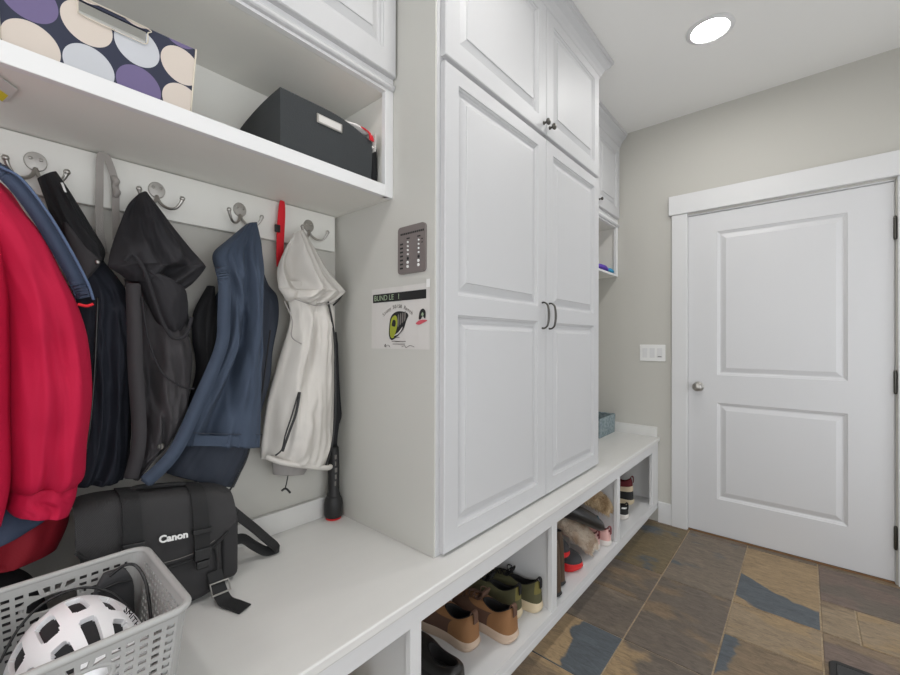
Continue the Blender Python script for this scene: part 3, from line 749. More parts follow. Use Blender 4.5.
def charcoal_vest():
    t = thing('jacket', 'charcoal softshell vest with open armhole, second hook, above the camera bag', 'jacket', (-1.31, .31, .88), group='jackets on the hook board')
    cloth('back_panel', [(.30, 1.44, .375, 1.43, -1.389, -1.345), (.31, 1.35, .405, 1.33, -1.389, -1.345), (.33, 1.22, .400, 1.20, -1.389, -1.345), (.33, 1.10, .385, 1.10, -1.389, -1.345), (.33, 1.0, .37, .99, -1.389, -1.35)], M['blackfab'], t, folds=((.012, 2, .2, .3, .1),), wr=.006, seed=30)
    cloth('body', [(.242, 1.420, .350, 1.416, -1.34, -1.285), (.260, 1.317, .381, 1.283, -1.34, -1.255), (.261, 1.193, .389, 1.199, -1.34, -1.24), (.263, 1.089, .374, 1.083, -1.34, -1.235), (.264, 1.008, .340, 1.0, -1.34, -1.242), (.260, .955, .300, .96, -1.33, -1.258), (.250, .918, .270, .918, -1.33, -1.275)],
          M['char'], t, folds=((.030, 2.2, .8, 1.2, .1), (.014, 4.5, -.9, .2, .2)), wr=.012, wf=11, seed=9)
    cloth('collar', [(.276, 1.652, .294, 1.660, -1.355, -1.318), (.250, 1.612, .318, 1.618, -1.345, -1.290), (.231, 1.558, .345, 1.572, -1.335, -1.265), (.212, 1.496, .384, 1.515, -1.32, -1.245), (.203, 1.452, .412, 1.478, -1.305, -1.238), (.205, 1.440, .413, 1.464, -1.30, -1.238), (.226, 1.425, .386, 1.424, -1.295, -1.242), (.240, 1.412, .366, 1.404, -1.29, -1.250)],
          M['char2'], t, folds=((.040, 2.6, .12, 2.6, .0), (.016, 5, .2, .5, .1)), wr=.006, seed=10, p=1.4)
    # armhole: dark opening with a thick rolled edge
    edge = [(-1.232, .232, 1.408), (-1.226, .226, 1.452), (-1.222, .240, 1.470), (-1.222, .262, 1.438), (-1.224, .286, 1.362), (-1.225, .302, 1.312), (-1.228, .326, 1.273), (-1.232, .356, 1.280), (-1.240, .372, 1.328), (-1.244, .374, 1.38)]
    bm = strap(B(), edge[1:-1], .009, .004, (1, -.2, .1), 50); bmesh.ops.bevel(bm, geom=bm.edges[:], offset=.0012, segments=2, affect='EDGES'); obj('armhole_edge', bm, M['char2'], t, smooth=True)
    bm = garment([(.246, 1.452, .262, 1.450, -1.30, -1.236), (.258, 1.420, .352, 1.415, -1.30, -1.232), (.276, 1.370, .370, 1.372, -1.30, -1.230), (.296, 1.320, .368, 1.320, -1.30, -1.230), (.318, 1.288, .354, 1.290, -1.30, -1.235)], seed=11, wr=.004, n_v=26, folds=((.016, 1.5, .2, 2.2, 0),))
    obj('armhole_lining', bm, M['char2'], t, smooth=True)
    bm = strap(B(), [(-1.248, .247, 1.404), (-1.243, .249, 1.314), (-1.240, .251, 1.197), (-1.238, .258, 1.073), (-1.240, .257, .999), (-1.252, .246, .928)], .030, .008, (1, -.3, 0), 40)
    bmesh.ops.bevel(bm, geom=bm.edges[:], offset=.0025, segments=2, affect='EDGES')
    obj('placket', bm, M['char'], t, smooth=True)
    coil('seam', [(-1.236, .262, 1.372), (-1.230, .274, 1.27), (-1.222, .300, 1.188), (-1.225, .345, 1.147), (-1.234, .376, 1.138)], .0022, M['char2'], t, 30)
    obj('button', lathe(B(), [(.008, 0), (.008, .003), (.006, .004), (.005, .003), (0, .003)], 18, 'x', (-1.231, .302, 1.0)), M['dnickel'], t, smooth=True, sharp=40)
charcoal_vest()

def navy_jacket():
    t = thing('jacket', 'navy blue fleece jacket folded over its hook, between charcoal vest and white jacket', 'jacket', (-1.33, .50, .83), group='jackets on the hook board')
    cloth('body', [(.530, 1.520, .606, 1.524, -1.372, -1.336), (.500, 1.450, .640, 1.455, -1.388, -1.345), (.480, 1.410, .672, 1.415, -1.389, -1.345), (.455, 1.343, .676, 1.338, -1.389, -1.345), (.437, 1.254, .654, 1.233, -1.389, -1.335), (.425, 1.152, .634, 1.127, -1.3885, -1.304), (.400, 1.028, .593, .992, -1.3885, -1.303), (.360, .945, .560, .885, -1.3885, -1.303), (.345, .898, .524, .812, -1.38, -1.308)],
          M['navy_shaded'], t, folds=((.018, 3.5, .2, .8, .1),), wr=.006, seed=12)
    cloth('lining', [(.452, 1.43, .47, 1.425, -1.385, -1.335), (.412, 1.345, .475, 1.34, -1.385, -1.322), (.410, 1.27, .475, 1.26, -1.385, -1.318), (.42, 1.18, .46, 1.16, -1.385, -1.315), (.40, 1.09, .45, 1.05, -1.385, -1.31), (.39, .98, .45, .96, -1.385, -1.33), (.32, .915, .44, .90, -1.385, -1.348)], M['blackfab'], t, wr=.006, seed=13, folds=((.01, 3, .2, .1, .1),))
    cloth('front_panel', [(.556, 1.634, .584, 1.643, -1.352, -1.318), (.494, 1.571, .588, 1.585, -1.342, -1.29), (.447, 1.518, .586, 1.532, -1.33, -1.272), (.450, 1.466, .583, 1.480, -1.315, -1.262), (.462, 1.414, .579, 1.423, -1.303, -1.257), (.461, 1.335, .575, 1.338, -1.30, -1.250), (.450, 1.248, .571, 1.246, -1.293, -1.246), (.415, 1.157, .568, 1.145, -1.29, -1.243), (.384, 1.078, .566, 1.053, -1.29, -1.240), (.357, .987, .562, .945, -1.29, -1.240)],
          M['navy'], t, p=3.2, folds=((.026, 3.2, .25, 2.3, .0), (.008, 6, -.3, .4, .05)), wr=.005, seed=14)
    bm = strap(B(), [(-1.256, .450, 1.47), (-1.247, .456, 1.423), (-1.240, .452, 1.333), (-1.235, .444, 1.249), (-1.226, .392, 1.12), (-1.220, .330, .985), (-1.228, .268, .918)], .032, .014, (1, -.4, .1), 44)
    bmesh.ops.bevel(bm, geom=bm.edges[:], offset=.0045, segments=2, affect='EDGES')
    obj('placket', bm, M['navy'], t, smooth=True)
    bm = strap(B(), [(-1.240, .378, 1.000), (-1.2345, .46, .984), (-1.239, .548, .967)], .028, .004, (1, 0, 0), 20); obj('hem', bm, M['navy'], t)
    coil('seam', [(-1.232, .374, 1.022), (-1.2315, .46, 1.004), (-1.232, .558, .986)], .0012, M['navy_shaded'], t)
    coil('seam', [(-1.303, .616, 1.30), (-1.30, .594, 1.14), (-1.298, .570, .99)], .0025, M['blackfab'], t)
    coil('zipper', [(-1.298, .556, .960), (-1.299, .540, .90), (-1.302, .505, .835), (-1.302, .490, .815)], .003, M['blkplastic'], t)
    coil('zipper_pull', [(-1.300, .490, .818), (-1.297, .487, .800), (-1.298, .486, .788)], .0035, M['dnickel'], t, 8)
navy_jacket()

def white_jacket():
    t = thing('jacket', 'off-white softshell jacket with black zips, on the hook nearest the tall cabinet', 'jacket', (-1.33, .74, .82), group='jackets on the hook board')
    cloth('body', [(.676, 1.470, .846, 1.470, -1.345, -1.318), (.684, 1.405, .858, 1.405, -1.345, -1.300), (.694, 1.334, .867, 1.339, -1.355, -1.290), (.660, 1.201, .870, 1.190, -1.3895, -1.275), (.622, 1.073, .865, 1.043, -1.3895, -1.265), (.604, .962, .858, .900, -1.3895, -1.260), (.602, .905, .835, .830, -1.3885, -1.270), (.604, .885, .832, .806, -1.388, -1.278)],
          M['whitefab'], t, folds=((.040, 2.6, .35, .7, .05), (.016, 5, .5, .1, .1)), wr=.014, wf=9, seed=15)
    cloth('collar', [(.714, 1.636, .748, 1.655, -1.355, -1.318), (.676, 1.568, .796, 1.587, -1.358, -1.302), (.648, 1.500, .846, 1.516, -1.352, -1.294), (.644, 1.444, .900, 1.456, -1.330, -1.286), (.646, 1.434, .901, 1.444, -1.330, -1.286), (.664, 1.412, .870, 1.418, -1.33, -1.288), (.676, 1.398, .846, 1.396, -1.335, -1.298)],
          M['whitefab'], t, folds=((.050, 2.8, .1, 2.4, .0), (.018, 6, .2, .9, .05)), wr=.006, seed=16, p=1.4)
    coil('collar_edge', [(-1.312, .902, 1.450), (-1.306, .876, 1.419), (-1.304, .850, 1.395)], .003, M['blkplastic'], t)
    coil('zipper', [(-1.292, .818, 1.415), (-1.291, .838, 1.33), (-1.282, .842, 1.247), (-1.276, .842, 1.051), (-1.275, .830, .909), (-1.284, .806, .822)], .0035, M['blkplastic'], t, 40)
    coil('pocket_zipper', [(-1.256, .692, 1.098), (-1.249, .676, 1.035), (-1.247, .652, .978), (-1.252, .632, .918)], .004, M['blkplastic'], t, 24)
    coil('pocket_zipper', [(-1.256, .688, 1.098), (-1.252, .662, 1.025), (-1.250, .640, .968), (-1.252, .630, .925), (-1.258, .612, .908)], .0025, M['blkplastic'], t, 24)
    coil('seam', [(-1.282, .652, 1.394), (-1.276, .676, 1.332), (-1.272, .672, 1.28), (-1.270, .705, 1.255)], .002, M['greyfab'], t)
    coil('seam', [(-1.286, .69, 1.404), (-1.281, .76, 1.388), (-1.288, .83, 1.40)], .0016, M['greyfab'], t)
    coil('hem', [(-1.300, .604, .898), (-1.272, .640, .878), (-1.262, .72, .850), (-1.270, .80, .824), (-1.292, .832, .816)], .009, M['whitefab'], t, 30, 10)
    cloth('lining', [(.645, .872, .780, .835, -1.375, -1.318), (.647, .845, .775, .815, -1.375, -1.316), (.650, .820, .762, .795, -1.372, -1.322)], M['greyfab'], t, wr=.005, seed=17, n_v=16)
    dc = coil('drawcord', [(-1.314, .684, .815), (-1.310, .677, .792), (-1.310, .672, .775)], .002, M['blkplastic'], t, 10)
    coil('cord_end', [(-1.310, .660, .772), (-1.309, .674, .776), (-1.309, .690, .758)], .0035, M['blkplastic'], dc, 10)
white_jacket()

def straps():
    o = obj('lanyard', strap(B(), [(-1.3775, .238, 1.53), (-1.3775, .236, 1.60), (-1.372, .233, 1.678), (-1.3715, .219, 1.731), (-1.3715, .211, 1.7415), (-1.3715, .203, 1.731), (-1.3725, .202, 1.65), (-1.3745, .203, 1.56), (-1.3765, .212, 1.49)], .016, .0025, (1, -.1, 0), 60), M['greystrap'], None, smooth=False)
    tag(o, 'grey webbing loop hanging from a nail between the dark coat and charcoal vest', 'strap')
    coil('knot', [(-1.368, .228, 1.69), (-1.362, .234, 1.68), (-1.366, .230, 1.665), (-1.362, .236, 1.652), (-1.367, .232, 1.64)], [.006, .008, .005, .008, .005], M['greystrap'], o, 20)
    o = obj('lanyard', strap(B(), [(-1.3775, .689, 1.50), (-1.3775, .691, 1.60), (-1.375, .694, 1.70), (-1.3715, .690, 1.7445), (-1.369, .682, 1.70), (-1.371, .678, 1.60), (-1.373, .680, 1.52)], .016, .003, (1, -.1, 0), 50), M['redcloth'], None)
    tag(o, 'narrow red strap hanging from a nail between the navy and white jackets', 'strap')
    boxo('clip', (-1.372, -1.362, .662, .680, 1.636, 1.662), M['blkplastic'], o, .003)
straps()

ADJ[0] = Matrix.Identity(4)
def umbrella():
    x, y = -1.3575, .878
    t = thing('umbrella', 'black closed umbrella standing on its handle behind the white jacket', 'umbrella', (x, y, ZB))
    obj('handle_cap', lathe(B(), [(.026, .0075), (.0305, .010), (.033, .018), (.0335, .055), (.031, .070), (.025, .082), (0, .082)], 28, 'z', (x, y, ZB)), M['blkrubber'], t, smooth=True, sharp=50)
    obj('cap_base', lathe(B(), [(.024, .0005), (.028, .003), (.0285, .0078), (0, .0078)], 28, 'z', (x, y, ZB)), M['redrub'], t, smooth=True, sharp=50)
    obj('handle', lathe(B(), [(.0235, .082), (.0245, .090), (.021, .097), (.0205, .20), (.018, .26), (.013, .265), (0, .265)], 24, 'z', (x, y, ZB)), M['blkrubber'], t, smooth=True, sharp=50)
    bm = B(); rings = []
    for z, r in ((.84, .010), (.90, .014), (.945, .022), (.968, .032), (.985, .034), (1.05, .026), (1.15, .019), (1.25, .013), (1.28, .008), (1.30, .006)):
        ring = []
        for s in range(32):
            q = 2 * PI * s / 32
            rr = r * (1 + .22 * math.cos(8 * q + z * 6))
            ring.append((x - .004 + .3 * (rr * math.cos(q)), y + .008 + .7 * rr * math.sin(q), z * .967))
        rings.append(ring)
    loft(bm, rings)
    obj('canopy', bm, M['blackfab'], t, smooth=True)
    for k in range(5):
        boxo('print_mark', (x + .0155, x + .0215, y - .008 + .001 * (k % 2), y - .002 + .002 * (k % 3), ZB + .125 + k * .024, ZB + .141 + k * .024), M['gyprint'], t, .001, 1)
umbrella()

# ------------------------------------------------------------------ shelf: dotted box and black bin
def soft_box(name, x0, x1, y0, y1, z0, z1, flare, dip, th=.006, parent=None, material=None, sag=0.0):
    """open fabric box: walls with thickness, rim dips a little between corners"""
    bm = B(); n = 10
    def ring(inset, z, fl, d):
        P = []; zt = z1
        a0, a1, b0, b1 = x0 + inset - fl, x1 - inset + fl, y0 + inset - fl, y1 - inset + fl
        for (p, q) in (((a0, b0), (a1, b0)), ((a1, b0), (a1, b1)), ((a1, b1), (a0, b1)), ((a0, b1), (a0, b0))):
            for i in range(n):
                t = i / n
                xx = p[0] + (q[0] - p[0]) * t
                P.append((xx, p[1] + (q[1] - p[1]) * t, z - d * max(0.0, (x1 - xx) / (x1 - x0)) ** 2.2 - sag * max(0.0, (p[1] + (q[1] - p[1]) * t - y1 + .15) / .15) ** 1.5 * (1 if d else 0)))
        return P
    rings = [ring(0, z0, 0, 0), ring(0, z0 + (z1 - z0) * .5, flare * .5, dip * .3), ring(0, z1, flare, dip), ring(th, z1, flare, dip), ring(th, z0 + (z1 - z0) * .5, flare * .5, dip * .3), ring(th, z0 + .006, 0, 0)]
    loft(bm, rings)
    return obj(name, bm, material, parent)

def dot_material():
    m = bpy.data.materials.new('dotted_canvas'); m.use_nodes = True
    nt = m.node_tree; N = nt.nodes.new; L = nt.links.new; b = nt.nodes['Principled BSDF']; b.inputs['Roughness'].default_value = .85
    tc = N('ShaderNodeTexCoord'); s = N('ShaderNodeSeparateXYZ'); L(tc.outputs['Object'], s.inputs[0])
    u = N('ShaderNodeMath'); u.operation = 'ADD'; L(s.outputs['X'], u.inputs[0]); L(s.outputs['Y'], u.inputs[1])
    pu, cr, wh = (106, 95, 132), (202, 191, 181), (188, 190, 195)
    # object frame origin is the front right lower corner of the box: u runs along the front, z is height
    dots = []
    cyc = [(cr, cr, pu), (pu, wh, cr), (wh, cr, cr), (cr, pu, cr)]
    for k in range(-3, 8):
        for r_ in range(3): dots.append((-.014 - .0792 * k, .0245 + .0785 * r_, cyc[k % 4][r_]))
    last = None; base = lin((44, 48, 66))
    for (cu, cz, col) in dots:
        a = N('ShaderNodeMath'); a.operation = 'SUBTRACT'; L(u.outputs[0], a.inputs[0]); a.inputs[1].default_value = cu
        c = N('ShaderNodeMath'); c.operation = 'SUBTRACT'; L(s.outputs['Z'], c.inputs[0]); c.inputs[1].default_value = cz
        a2 = N('ShaderNodeMath'); a2.operation = 'MULTIPLY'; L(a.outputs[0], a2.inputs[0]); L(a.outputs[0], a2.inputs[1])
        c2 = N('ShaderNodeMath'); c2.operation = 'MULTIPLY'; L(c.outputs[0], c2.inputs[0]); L(c.outputs[0], c2.inputs[1])
        d = N('ShaderNodeMath'); d.operation = 'ADD'; L(a2.outputs[0], d.inputs[0]); L(c2.outputs[0], d.inputs[1])
        lt = N('ShaderNodeMath'); lt.operation = 'LESS_THAN'; L(d.outputs[0], lt.inputs[0]); lt.inputs[1].default_value = .0385 ** 2
        mx = N('ShaderNodeMix'); mx.data_type = 'RGBA'; L(lt.outputs[0], mx.inputs['Factor']); mx.inputs['B'].default_value = lin(col)
        if last is None: mx.inputs['A'].default_value = base
        else: L(last, mx.inputs['A'])
        last = mx.outputs['Result']
    L(last, b.inputs['Base Color'])
    return m

def dot_box():
    zs = 1.7325
    x0, x1, y0, y1, h = -1.392, -1.108, .042, .332, .153
    t = thing('storage_box', 'polka dot fabric storage box with purple and cream dots on the overhead shelf', 'storage box', (x1, y1, zs))
    dm = dot_material()
    fl = .008; bm = B(); th = .005
    # front wall with a hand slot, built as a grid with the slot cells left open
    ys = [0, .105, .112, .205, .212, 1.0]
    def P(fu, fz, d):          # fu 0..1 along y, fz 0..1 height
        z = zs + h * fz; f = fl * fz
        y = (y0 - f) + (y1 - y0 + 2 * f) * fu
        return (x1 + f - d, y, z - .004 * math.sin(PI * fu) * fz)
    fus = [i / 20 for i in range(21)]; fzs = [0, .2, .4, .6, .78, .95, 1.0]
    sl = (7, 14, 4, 5)         # slot columns 7..14, row between .78 and .95
    V = {}
    def v(i, j, k):
        if (i, j, k) not in V: V[(i, j, k)] = bm.verts.new(P(fus[i], fzs[j], k * th))
        return V[(i, j, k)]
    hole = lambda i, j: sl[0] <= i < sl[1] and j == 4
    for i in range(20):
        for j in range(6):
            if hole(i, j): continue
            for k in (0, 1): bm.faces.new((v(i, j, k), v(i + 1, j, k), v(i + 1, j + 1, k), v(i, j + 1, k)))
    for i in range(sl[0], sl[1]):
        for j in (4, 5): bm.faces.new((v(i, j, 0), v(i + 1, j, 0), v(i + 1, j, 1), v(i, j, 1)))
    for i in (sl[0], sl[1]): bm.faces.new((v(i, 4, 0), v(i, 5, 0), v(i, 5, 1), v(i, 4, 1)))
    for i in range(20):
        for j in (0, 6): bm.faces.new((v(i, j, 0), v(i + 1, j, 0), v(i + 1, j, 1), v(i, j, 1)))
    for j in range(6):
        for i in (0, 20): bm.faces.new((v(i, j, 0), v(i, j + 1, 0), v(i, j + 1, 1), v(i, j, 1)))
    obj('front_panel', bm, dm, t)
    bm = B()
    for (a, b_) in (((x1 - th, y0), (x0, y0)), ((x0, y0), (x0, y1)), ((x0, y1), (x1 - th, y1))):
        d = Vector((b_[0] - a[0], b_[1] - a[1], 0)).normalized(); nrm = Vector((d.y, -d.x, 0))
        q = [Vector((*a, zs)), Vector((*b_, zs))]
        o = nrm * -fl
        r0 = [q[0], q[1], q[1] + o + Vector((0, 0, h)), q[0] + o + Vector((0, 0, h))]
        lo = [bm.verts.new(p) for p in r0]; hi = [bm.verts.new(p + nrm * th) for p in r0]
        bm.faces.new(lo); bm.faces.new(hi)
        for i in range(4): bm.faces.new((lo[i], lo[(i + 1) % 4], hi[(i + 1) % 4], hi[i]))
    box(bm, x0 + .006, x1 - .006, y0 + .006, y1 - .006, zs, zs + .004)
    obj('box_walls', bm, dm, t)
    # cream piping along the vertical corners and slot
    for yy, s in ((y0 - .001, -1), (y1 + .001, 1)):
        coil('piping', [(x1 + .001, yy, zs + .002), (x1 + fl + .001, yy + s * fl, zs + h)], .0018, M['bincream'], t, 4)
    sy0, sy1 = y0 + (y1 - y0) * .35, y0 + (y1 - y0) * .70
    za, zb_ = zs + h * .78 - .004, zs + h * .95 + .002
    coil('slot_stitching', [(x1 + fl * .9 + .001, sy0 - .003, za), (x1 + fl * .9 + .001, sy0 + .02, za - .002), (x1 + fl * .9 + .001, sy1 - .02, za - .002), (x1 + fl * .9 + .001, sy1 + .003, za), (x1 + fl + .001, sy1 + .005, zb_ - .01), (x1 + fl + .001, sy1 + .003, zb_), (x1 + fl + .001, sy0 - .003, zb_), (x1 + fl + .001, sy0 - .005, zb_ - .01), (x1 + fl * .9 + .001, sy0 - .003, za)], .0011, M['bincream'], t, 50)
dot_box()

def black_bin():
    zs = 1.7325
    x0, x1, y0, y1 = -1.385, -1.118, .550, .855
    t = thing('storage_bin', 'charcoal fabric storage bin with metal label holder on the overhead shelf', 'storage bin', ((x0 + x1) / 2, (y0 + y1) / 2, zs))
    soft_box('bin_walls', x0, x1, y0, y1, zs, zs + .172, .003, .030, .006, t, M['binfab'], sag=.034)
    f = boxo('label_holder', (x1 + .001, x1 + .006, .655, .742, zs + .121, zs + .148), M['nickel'], t, .002)
    boxo('label_card', (x1 + .0062, x1 + .0068, .661, .736, zs + .125, zs + .144), M['paper'], f, 0)
    # the white and red cloth inside, spilling over the right rim
    c = thing('folded_cloth', 'white cloth with a red stripe spilling over the right of the charcoal bin', 'cloth', (-1.16, .84, zs + .10))
    rows = [(-1.20, .690, zs + .175), (-1.185, .74, zs + .178), (-1.18, .80, zs + .174), (-1.174, .843, zs + .164), (-1.174, .857, zs + .150), (-1.174, .8610, zs + .118)]
    S = spline(rows, 30)
    bm = B(); rings = []
    for i, (x, y, z) in enumerate(S):
        w = .058 + .006 * math.sin(i * .7)
        rings.append([(x + w * (k / 6 - .5) * 2, y, z + .003 * math.sin(k * 1.3 + i * .4)) for k in range(7)] + [(x + w * (k / 6 - .5) * 2, y - (.004 if i > 18 else 0), z - (.005 if i <= 18 else 0) + .003 * math.sin(k * 1.3 + i * .4)) for k in range(6, -1, -1)])
    loft(bm, rings); obj('cloth_body', bm, mat('white_cotton', (226, 222, 218), .85, bump=.2), c, smooth=True)
    bm = strap(B(), [(-1.17, .765, zs + .184), (-1.140, .806, zs + .181), (-1.122, .832, zs + .173), (-1.1105, .846, zs + .158), (-1.1095, .851, zs + .138)], .022, .004, (.5, .0, 1), 24); obj('stripe', bm, M['redcloth'], c)
    p = boxo('paper_tag', (-1.150, -1.106, .8635, .866, zs + .108, zs + .165), M['paper'], None, .0005, 1)
    tag(p, 'small white tag tucked beside the charcoal bin by the shelf end', 'tag')
    p = obj('garment_bag', garment([(.8665, zs + .135, .8965, zs + .135, -1.24, -1.135), (.8665, zs + .08, .8970, zs + .08, -1.25, -1.13), (.8665, zs + .001, .8970, zs + .001, -1.25, -1.13)], p=5, n_v=20, wr=.001, seed=40), M['blackfab'], None, smooth=True)
    tag(p, 'narrow black pouch squeezed between the charcoal bin and the shelf end', 'pouch')
black_bin()

ADJ[0] = LEFT
# note card, not a sign, just below the underside of the overhead shelf
t = thing('note_card', 'white and yellow card stuck under the overhead shelf above the red jacket', 'card', (-1.14, -.02, 1.7485))
def card_mesh(q, z0, z1):
    bm = B(); loft(bm, [[p + Vector((0, 0, z)) for p in q] for z in (z0, z1)]); return bm
def card(name, a0, a1, b0, b1, z0, z1, m):
    A, ea, eb = Vector((-1.163, .046, 0)), Vector((-.053, -.010, 0)), Vector((.029, -.0225, 0))
    obj(name, card_mesh([A + ea * a + eb * b for a, b in ((a0, b0), (a1, b0), (a1, b1), (a0, b1))], z0, z1), m, t)
card('card', 0, 1.5, 0, 4, 1.7476, 1.7490, M['paper'])
card('yellow_print', .80, 1.5, .12, 4, 1.7473, 1.7475, M['yellow'])
ADJ[0] = Matrix.Identity(4)
# ------------------------------------------------------------------ things on the cabinet side: calendar plate and notice
def calendar():
    y = YC0; x0, x1, z0, z1 = -1.046, -.924, 1.438, 1.588
    t = thing('calendar_plate', 'pewter perpetual calendar plate with small magnets on the cabinet side', 'calendar', ((x0 + x1) / 2, y, (z0 + z1) / 2))
    bm = B(); pts = []
    r = .012
    for cx, cz, a in ((x1 - r, z1 - r, 0), (x0 + r, z1 - r, 90), (x0 + r, z0 + r, 180), (x1 - r, z0 + r, 270)):
        for k in range(7):
            q = math.radians(a + 15 * k); pts.append((cx + r * math.cos(q), cz + r * math.sin(q)))
    loft(bm, [[(px, yy, pz) for px, pz in pts] for yy in (y - .0008, y - .009)])
    obj('plate', bm, M['pewter'], t)
    bm = B()
    def mark(u, v, w, h): box(bm, x0 + u - w / 2, x0 + u + w / 2, y - .0094, y - .0088, z1 - v - h / 2, z1 - v + h / 2)
    for k in range(13): mark(.016 + k * .0082, .024, .006, .006)
    for k in range(7): mark(.018, .055 + k * .0128, .014, .0055)
    mark(.048, .040, .014, .004); mark(.096, .040, .014, .004)
    mark(.110, .050, .006, .003); mark(.110, .061, .006, .003)
    obj('engraving', bm, M['dkprint'], t)
    for col, dk in ((.048, 4), (.096, 4)):
        for k in range(7):
            off = .0 if k < 5 else -.001
            m = M['blkplastic'] if k == dk else M['ink']
            s = .003 if k < 5 and k != dk else .0046
            obj('magnet', lathe(B(), [(0, -.0128), (s * .7, -.0125), (s, -.0112), (s, -.0092), (0, -.0092)], 14, 'y', (x0 + col + off, y, z1 - .052 - k * .0128)), m, t, smooth=True, sharp=50)
calendar()

ADJ[0] = Matrix.Translation((-.052, 0, .007)) @ Matrix.Diagonal((.952, 1, .967, 1))
def notice():
    y = YC0; x0, x1, z0, z1 = -1.193, -.902, 1.232, 1.442
    t = thing('paper_notice', 'white printed certificate with a black banner taped to the cabinet side', 'notice', ((x0 + x1) / 2, y, (z0 + z1) / 2))  # a printed certificate sheet, not a sign
    bm = B(); n = 12
    top = [(x0 + (x1 - x0) * i / n, y - .0012 - .0016 * math.sin(i * 1.1) ** 2) for i in range(n + 1)]
    loft(bm, [[(px, py, z1) for px, py in top] + [(px, py + .0006, z1) for px, py in reversed(top)], [(px, y - .0012, z0) for px, py in top] + [(px, y - .0006, z0) for px, py in reversed(top)]])
    obj('sheet', bm, M['paper'], t)
    F = y - .0034
    boxo('banner', (x0 + .010, x1 - .014, F, F + .0006, 1.3935, 1.4225), M['dkprint'], t, 0)
    def txt(s, x, z, size, m, rot=0, name='lettering', sp=1.0):
        q = math.radians(rot)
        return text_obj(name, s, size, frame_mtx((x, F - .0004, z), (math.cos(q), 0, math.sin(q)), (-math.sin(q), 0, math.cos(q))), m, t, .0002, spacing=sp)
    txt('BUND LE', x0 + .070, 1.4075, .026, M['grprint']); txt('1', x0 + .148, 1.4075, .026, M['grprint'])
    arc = 'Stony 50/50 Ranch'
    cx, cz, R = -1.052, 1.250, .125
    for i, ch in enumerate(arc):
        a = math.radians(90 + 37 - 74 * i / (len(arc) - 1))
        if ch != ' ': txt(ch, cx + R * math.cos(a) * .95, cz + R * math.sin(a), .017, M['gyprint'], math.degrees(a) - 90)
    # helmet emblem: tilted shell with vents
    def blob(name, pts, m, d):
        P = spline(pts, 36, True); b2 = B()
        loft(b2, [[(px, yy, pz) for px, pz in P] for yy in (F - d, F - d - .0003)]); obj(name, b2, m, t)
    blob('emblem', [(-1.094, 1.300), (-1.085, 1.340), (-1.058, 1.357), (-1.020, 1.356), (-.998, 1.345), (-1.008, 1.325), (-1.020, 1.300), (-1.048, 1.277), (-1.078, 1.262), (-1.092, 1.272)], M['dkprint'], .0002)
    blob('emblem', [(-1.089, 1.300), (-1.081, 1.334), (-1.060, 1.345), (-1.050, 1.325), (-1.056, 1.296), (-1.070, 1.270), (-1.086, 1.274)], M['lime'], .0006)
    blob('emblem', [(-1.079, 1.312), (-1.072, 1.330), (-1.060, 1.326), (-1.062, 1.308)], M['dkprint'], .001)
    for k in range(4):
        xx = -1.046 + k * .011; zz = 1.330 + .003 * k
        blob('emblem', [(xx - .004, zz - .022 + k * .003), (xx - .002, zz + .014), (xx + .003, zz + .016), (xx + .002, zz - .018 + k * .003)], M['gyprint'], .0006)
    blob('emblem', [(-1.068, 1.277), (-1.046, 1.288), (-1.025, 1.306), (-1.030, 1.296), (-1.048, 1.281)], M['paper'], .0006)
    blob('emblem', [(-.948, 1.330), (-.944, 1.352), (-.930, 1.362), (-.918, 1.352), (-.920, 1.330), (-.930, 1.338), (-.940, 1.328)], M['dkprint'], .0002)
    blob('emblem', [(-.936, 1.344), (-.930, 1.350), (-.926, 1.342), (-.932, 1.338)], M['grprint'], .0006)
    blob('emblem', [(-.962, 1.316), (-.940, 1.326), (-.910, 1.324), (-.930, 1.316), (-.948, 1.311)], M['rdprint'], .0002)
    b2 = B()
    for z, w, xx in ((1.2575, .070, -1.045), (1.2565, .02, -1.05), (1.2485, .062, -1.045), (1.2705, .018, -1.05)): box(b2, xx - w / 2, xx + w / 2, F, F + .0003, z - .0012, z + .0012)
    obj('fine_print', b2, M['gyprint'], t)
    coil('signature', [(-1.120, F, 1.240), (-1.112, F, 1.248), (-1.116, F, 1.238), (-1.10, F, 1.245), (-1.09, F, 1.239)], .0008, M['gyprint'], t, 24, 5)
    coil('signature', [(-1.030, F, 1.239), (-1.015, F, 1.243), (-1.008, F, 1.237), (-.99, F, 1.244), (-.97, F, 1.240)], .0008, M['gyprint'], t, 24, 5)
    boxo('tape', (x1 - .012, x1 + .004, y - .0042, y - .0036, z1 - .014, z1 + .012), M['ink'], t, 0)
notice()

ADJ[0] = Matrix.Identity(4)
def switch():
    x0, x1, z0, z1 = -.926, -.763, 1.092, 1.206
    t = thing('light_switch', 'white three gang switch plate on the wall beside the door', 'light switch', ((x0 + x1) / 2, YD, (z0 + z1) / 2))
    boxo('plate', (x0, x1, YD - .0065, YD - .0003, z0, z1), M['ink'], t, .002)
    for k in range(3):
        cx = x0 + .0345 + k * .047
        boxo('rocker', (cx - .0165, cx + .0165, YD - .0085, YD - .0066, 1.116, 1.182), M['trim'], t, .001)
    cx = x0 + .0345 + 2 * .047
    boxo('indicator', (cx - .012, cx + .012, YD - .0095, YD - .0086, 1.122, 1.127), M['gyprint'], t, 0)
switch()

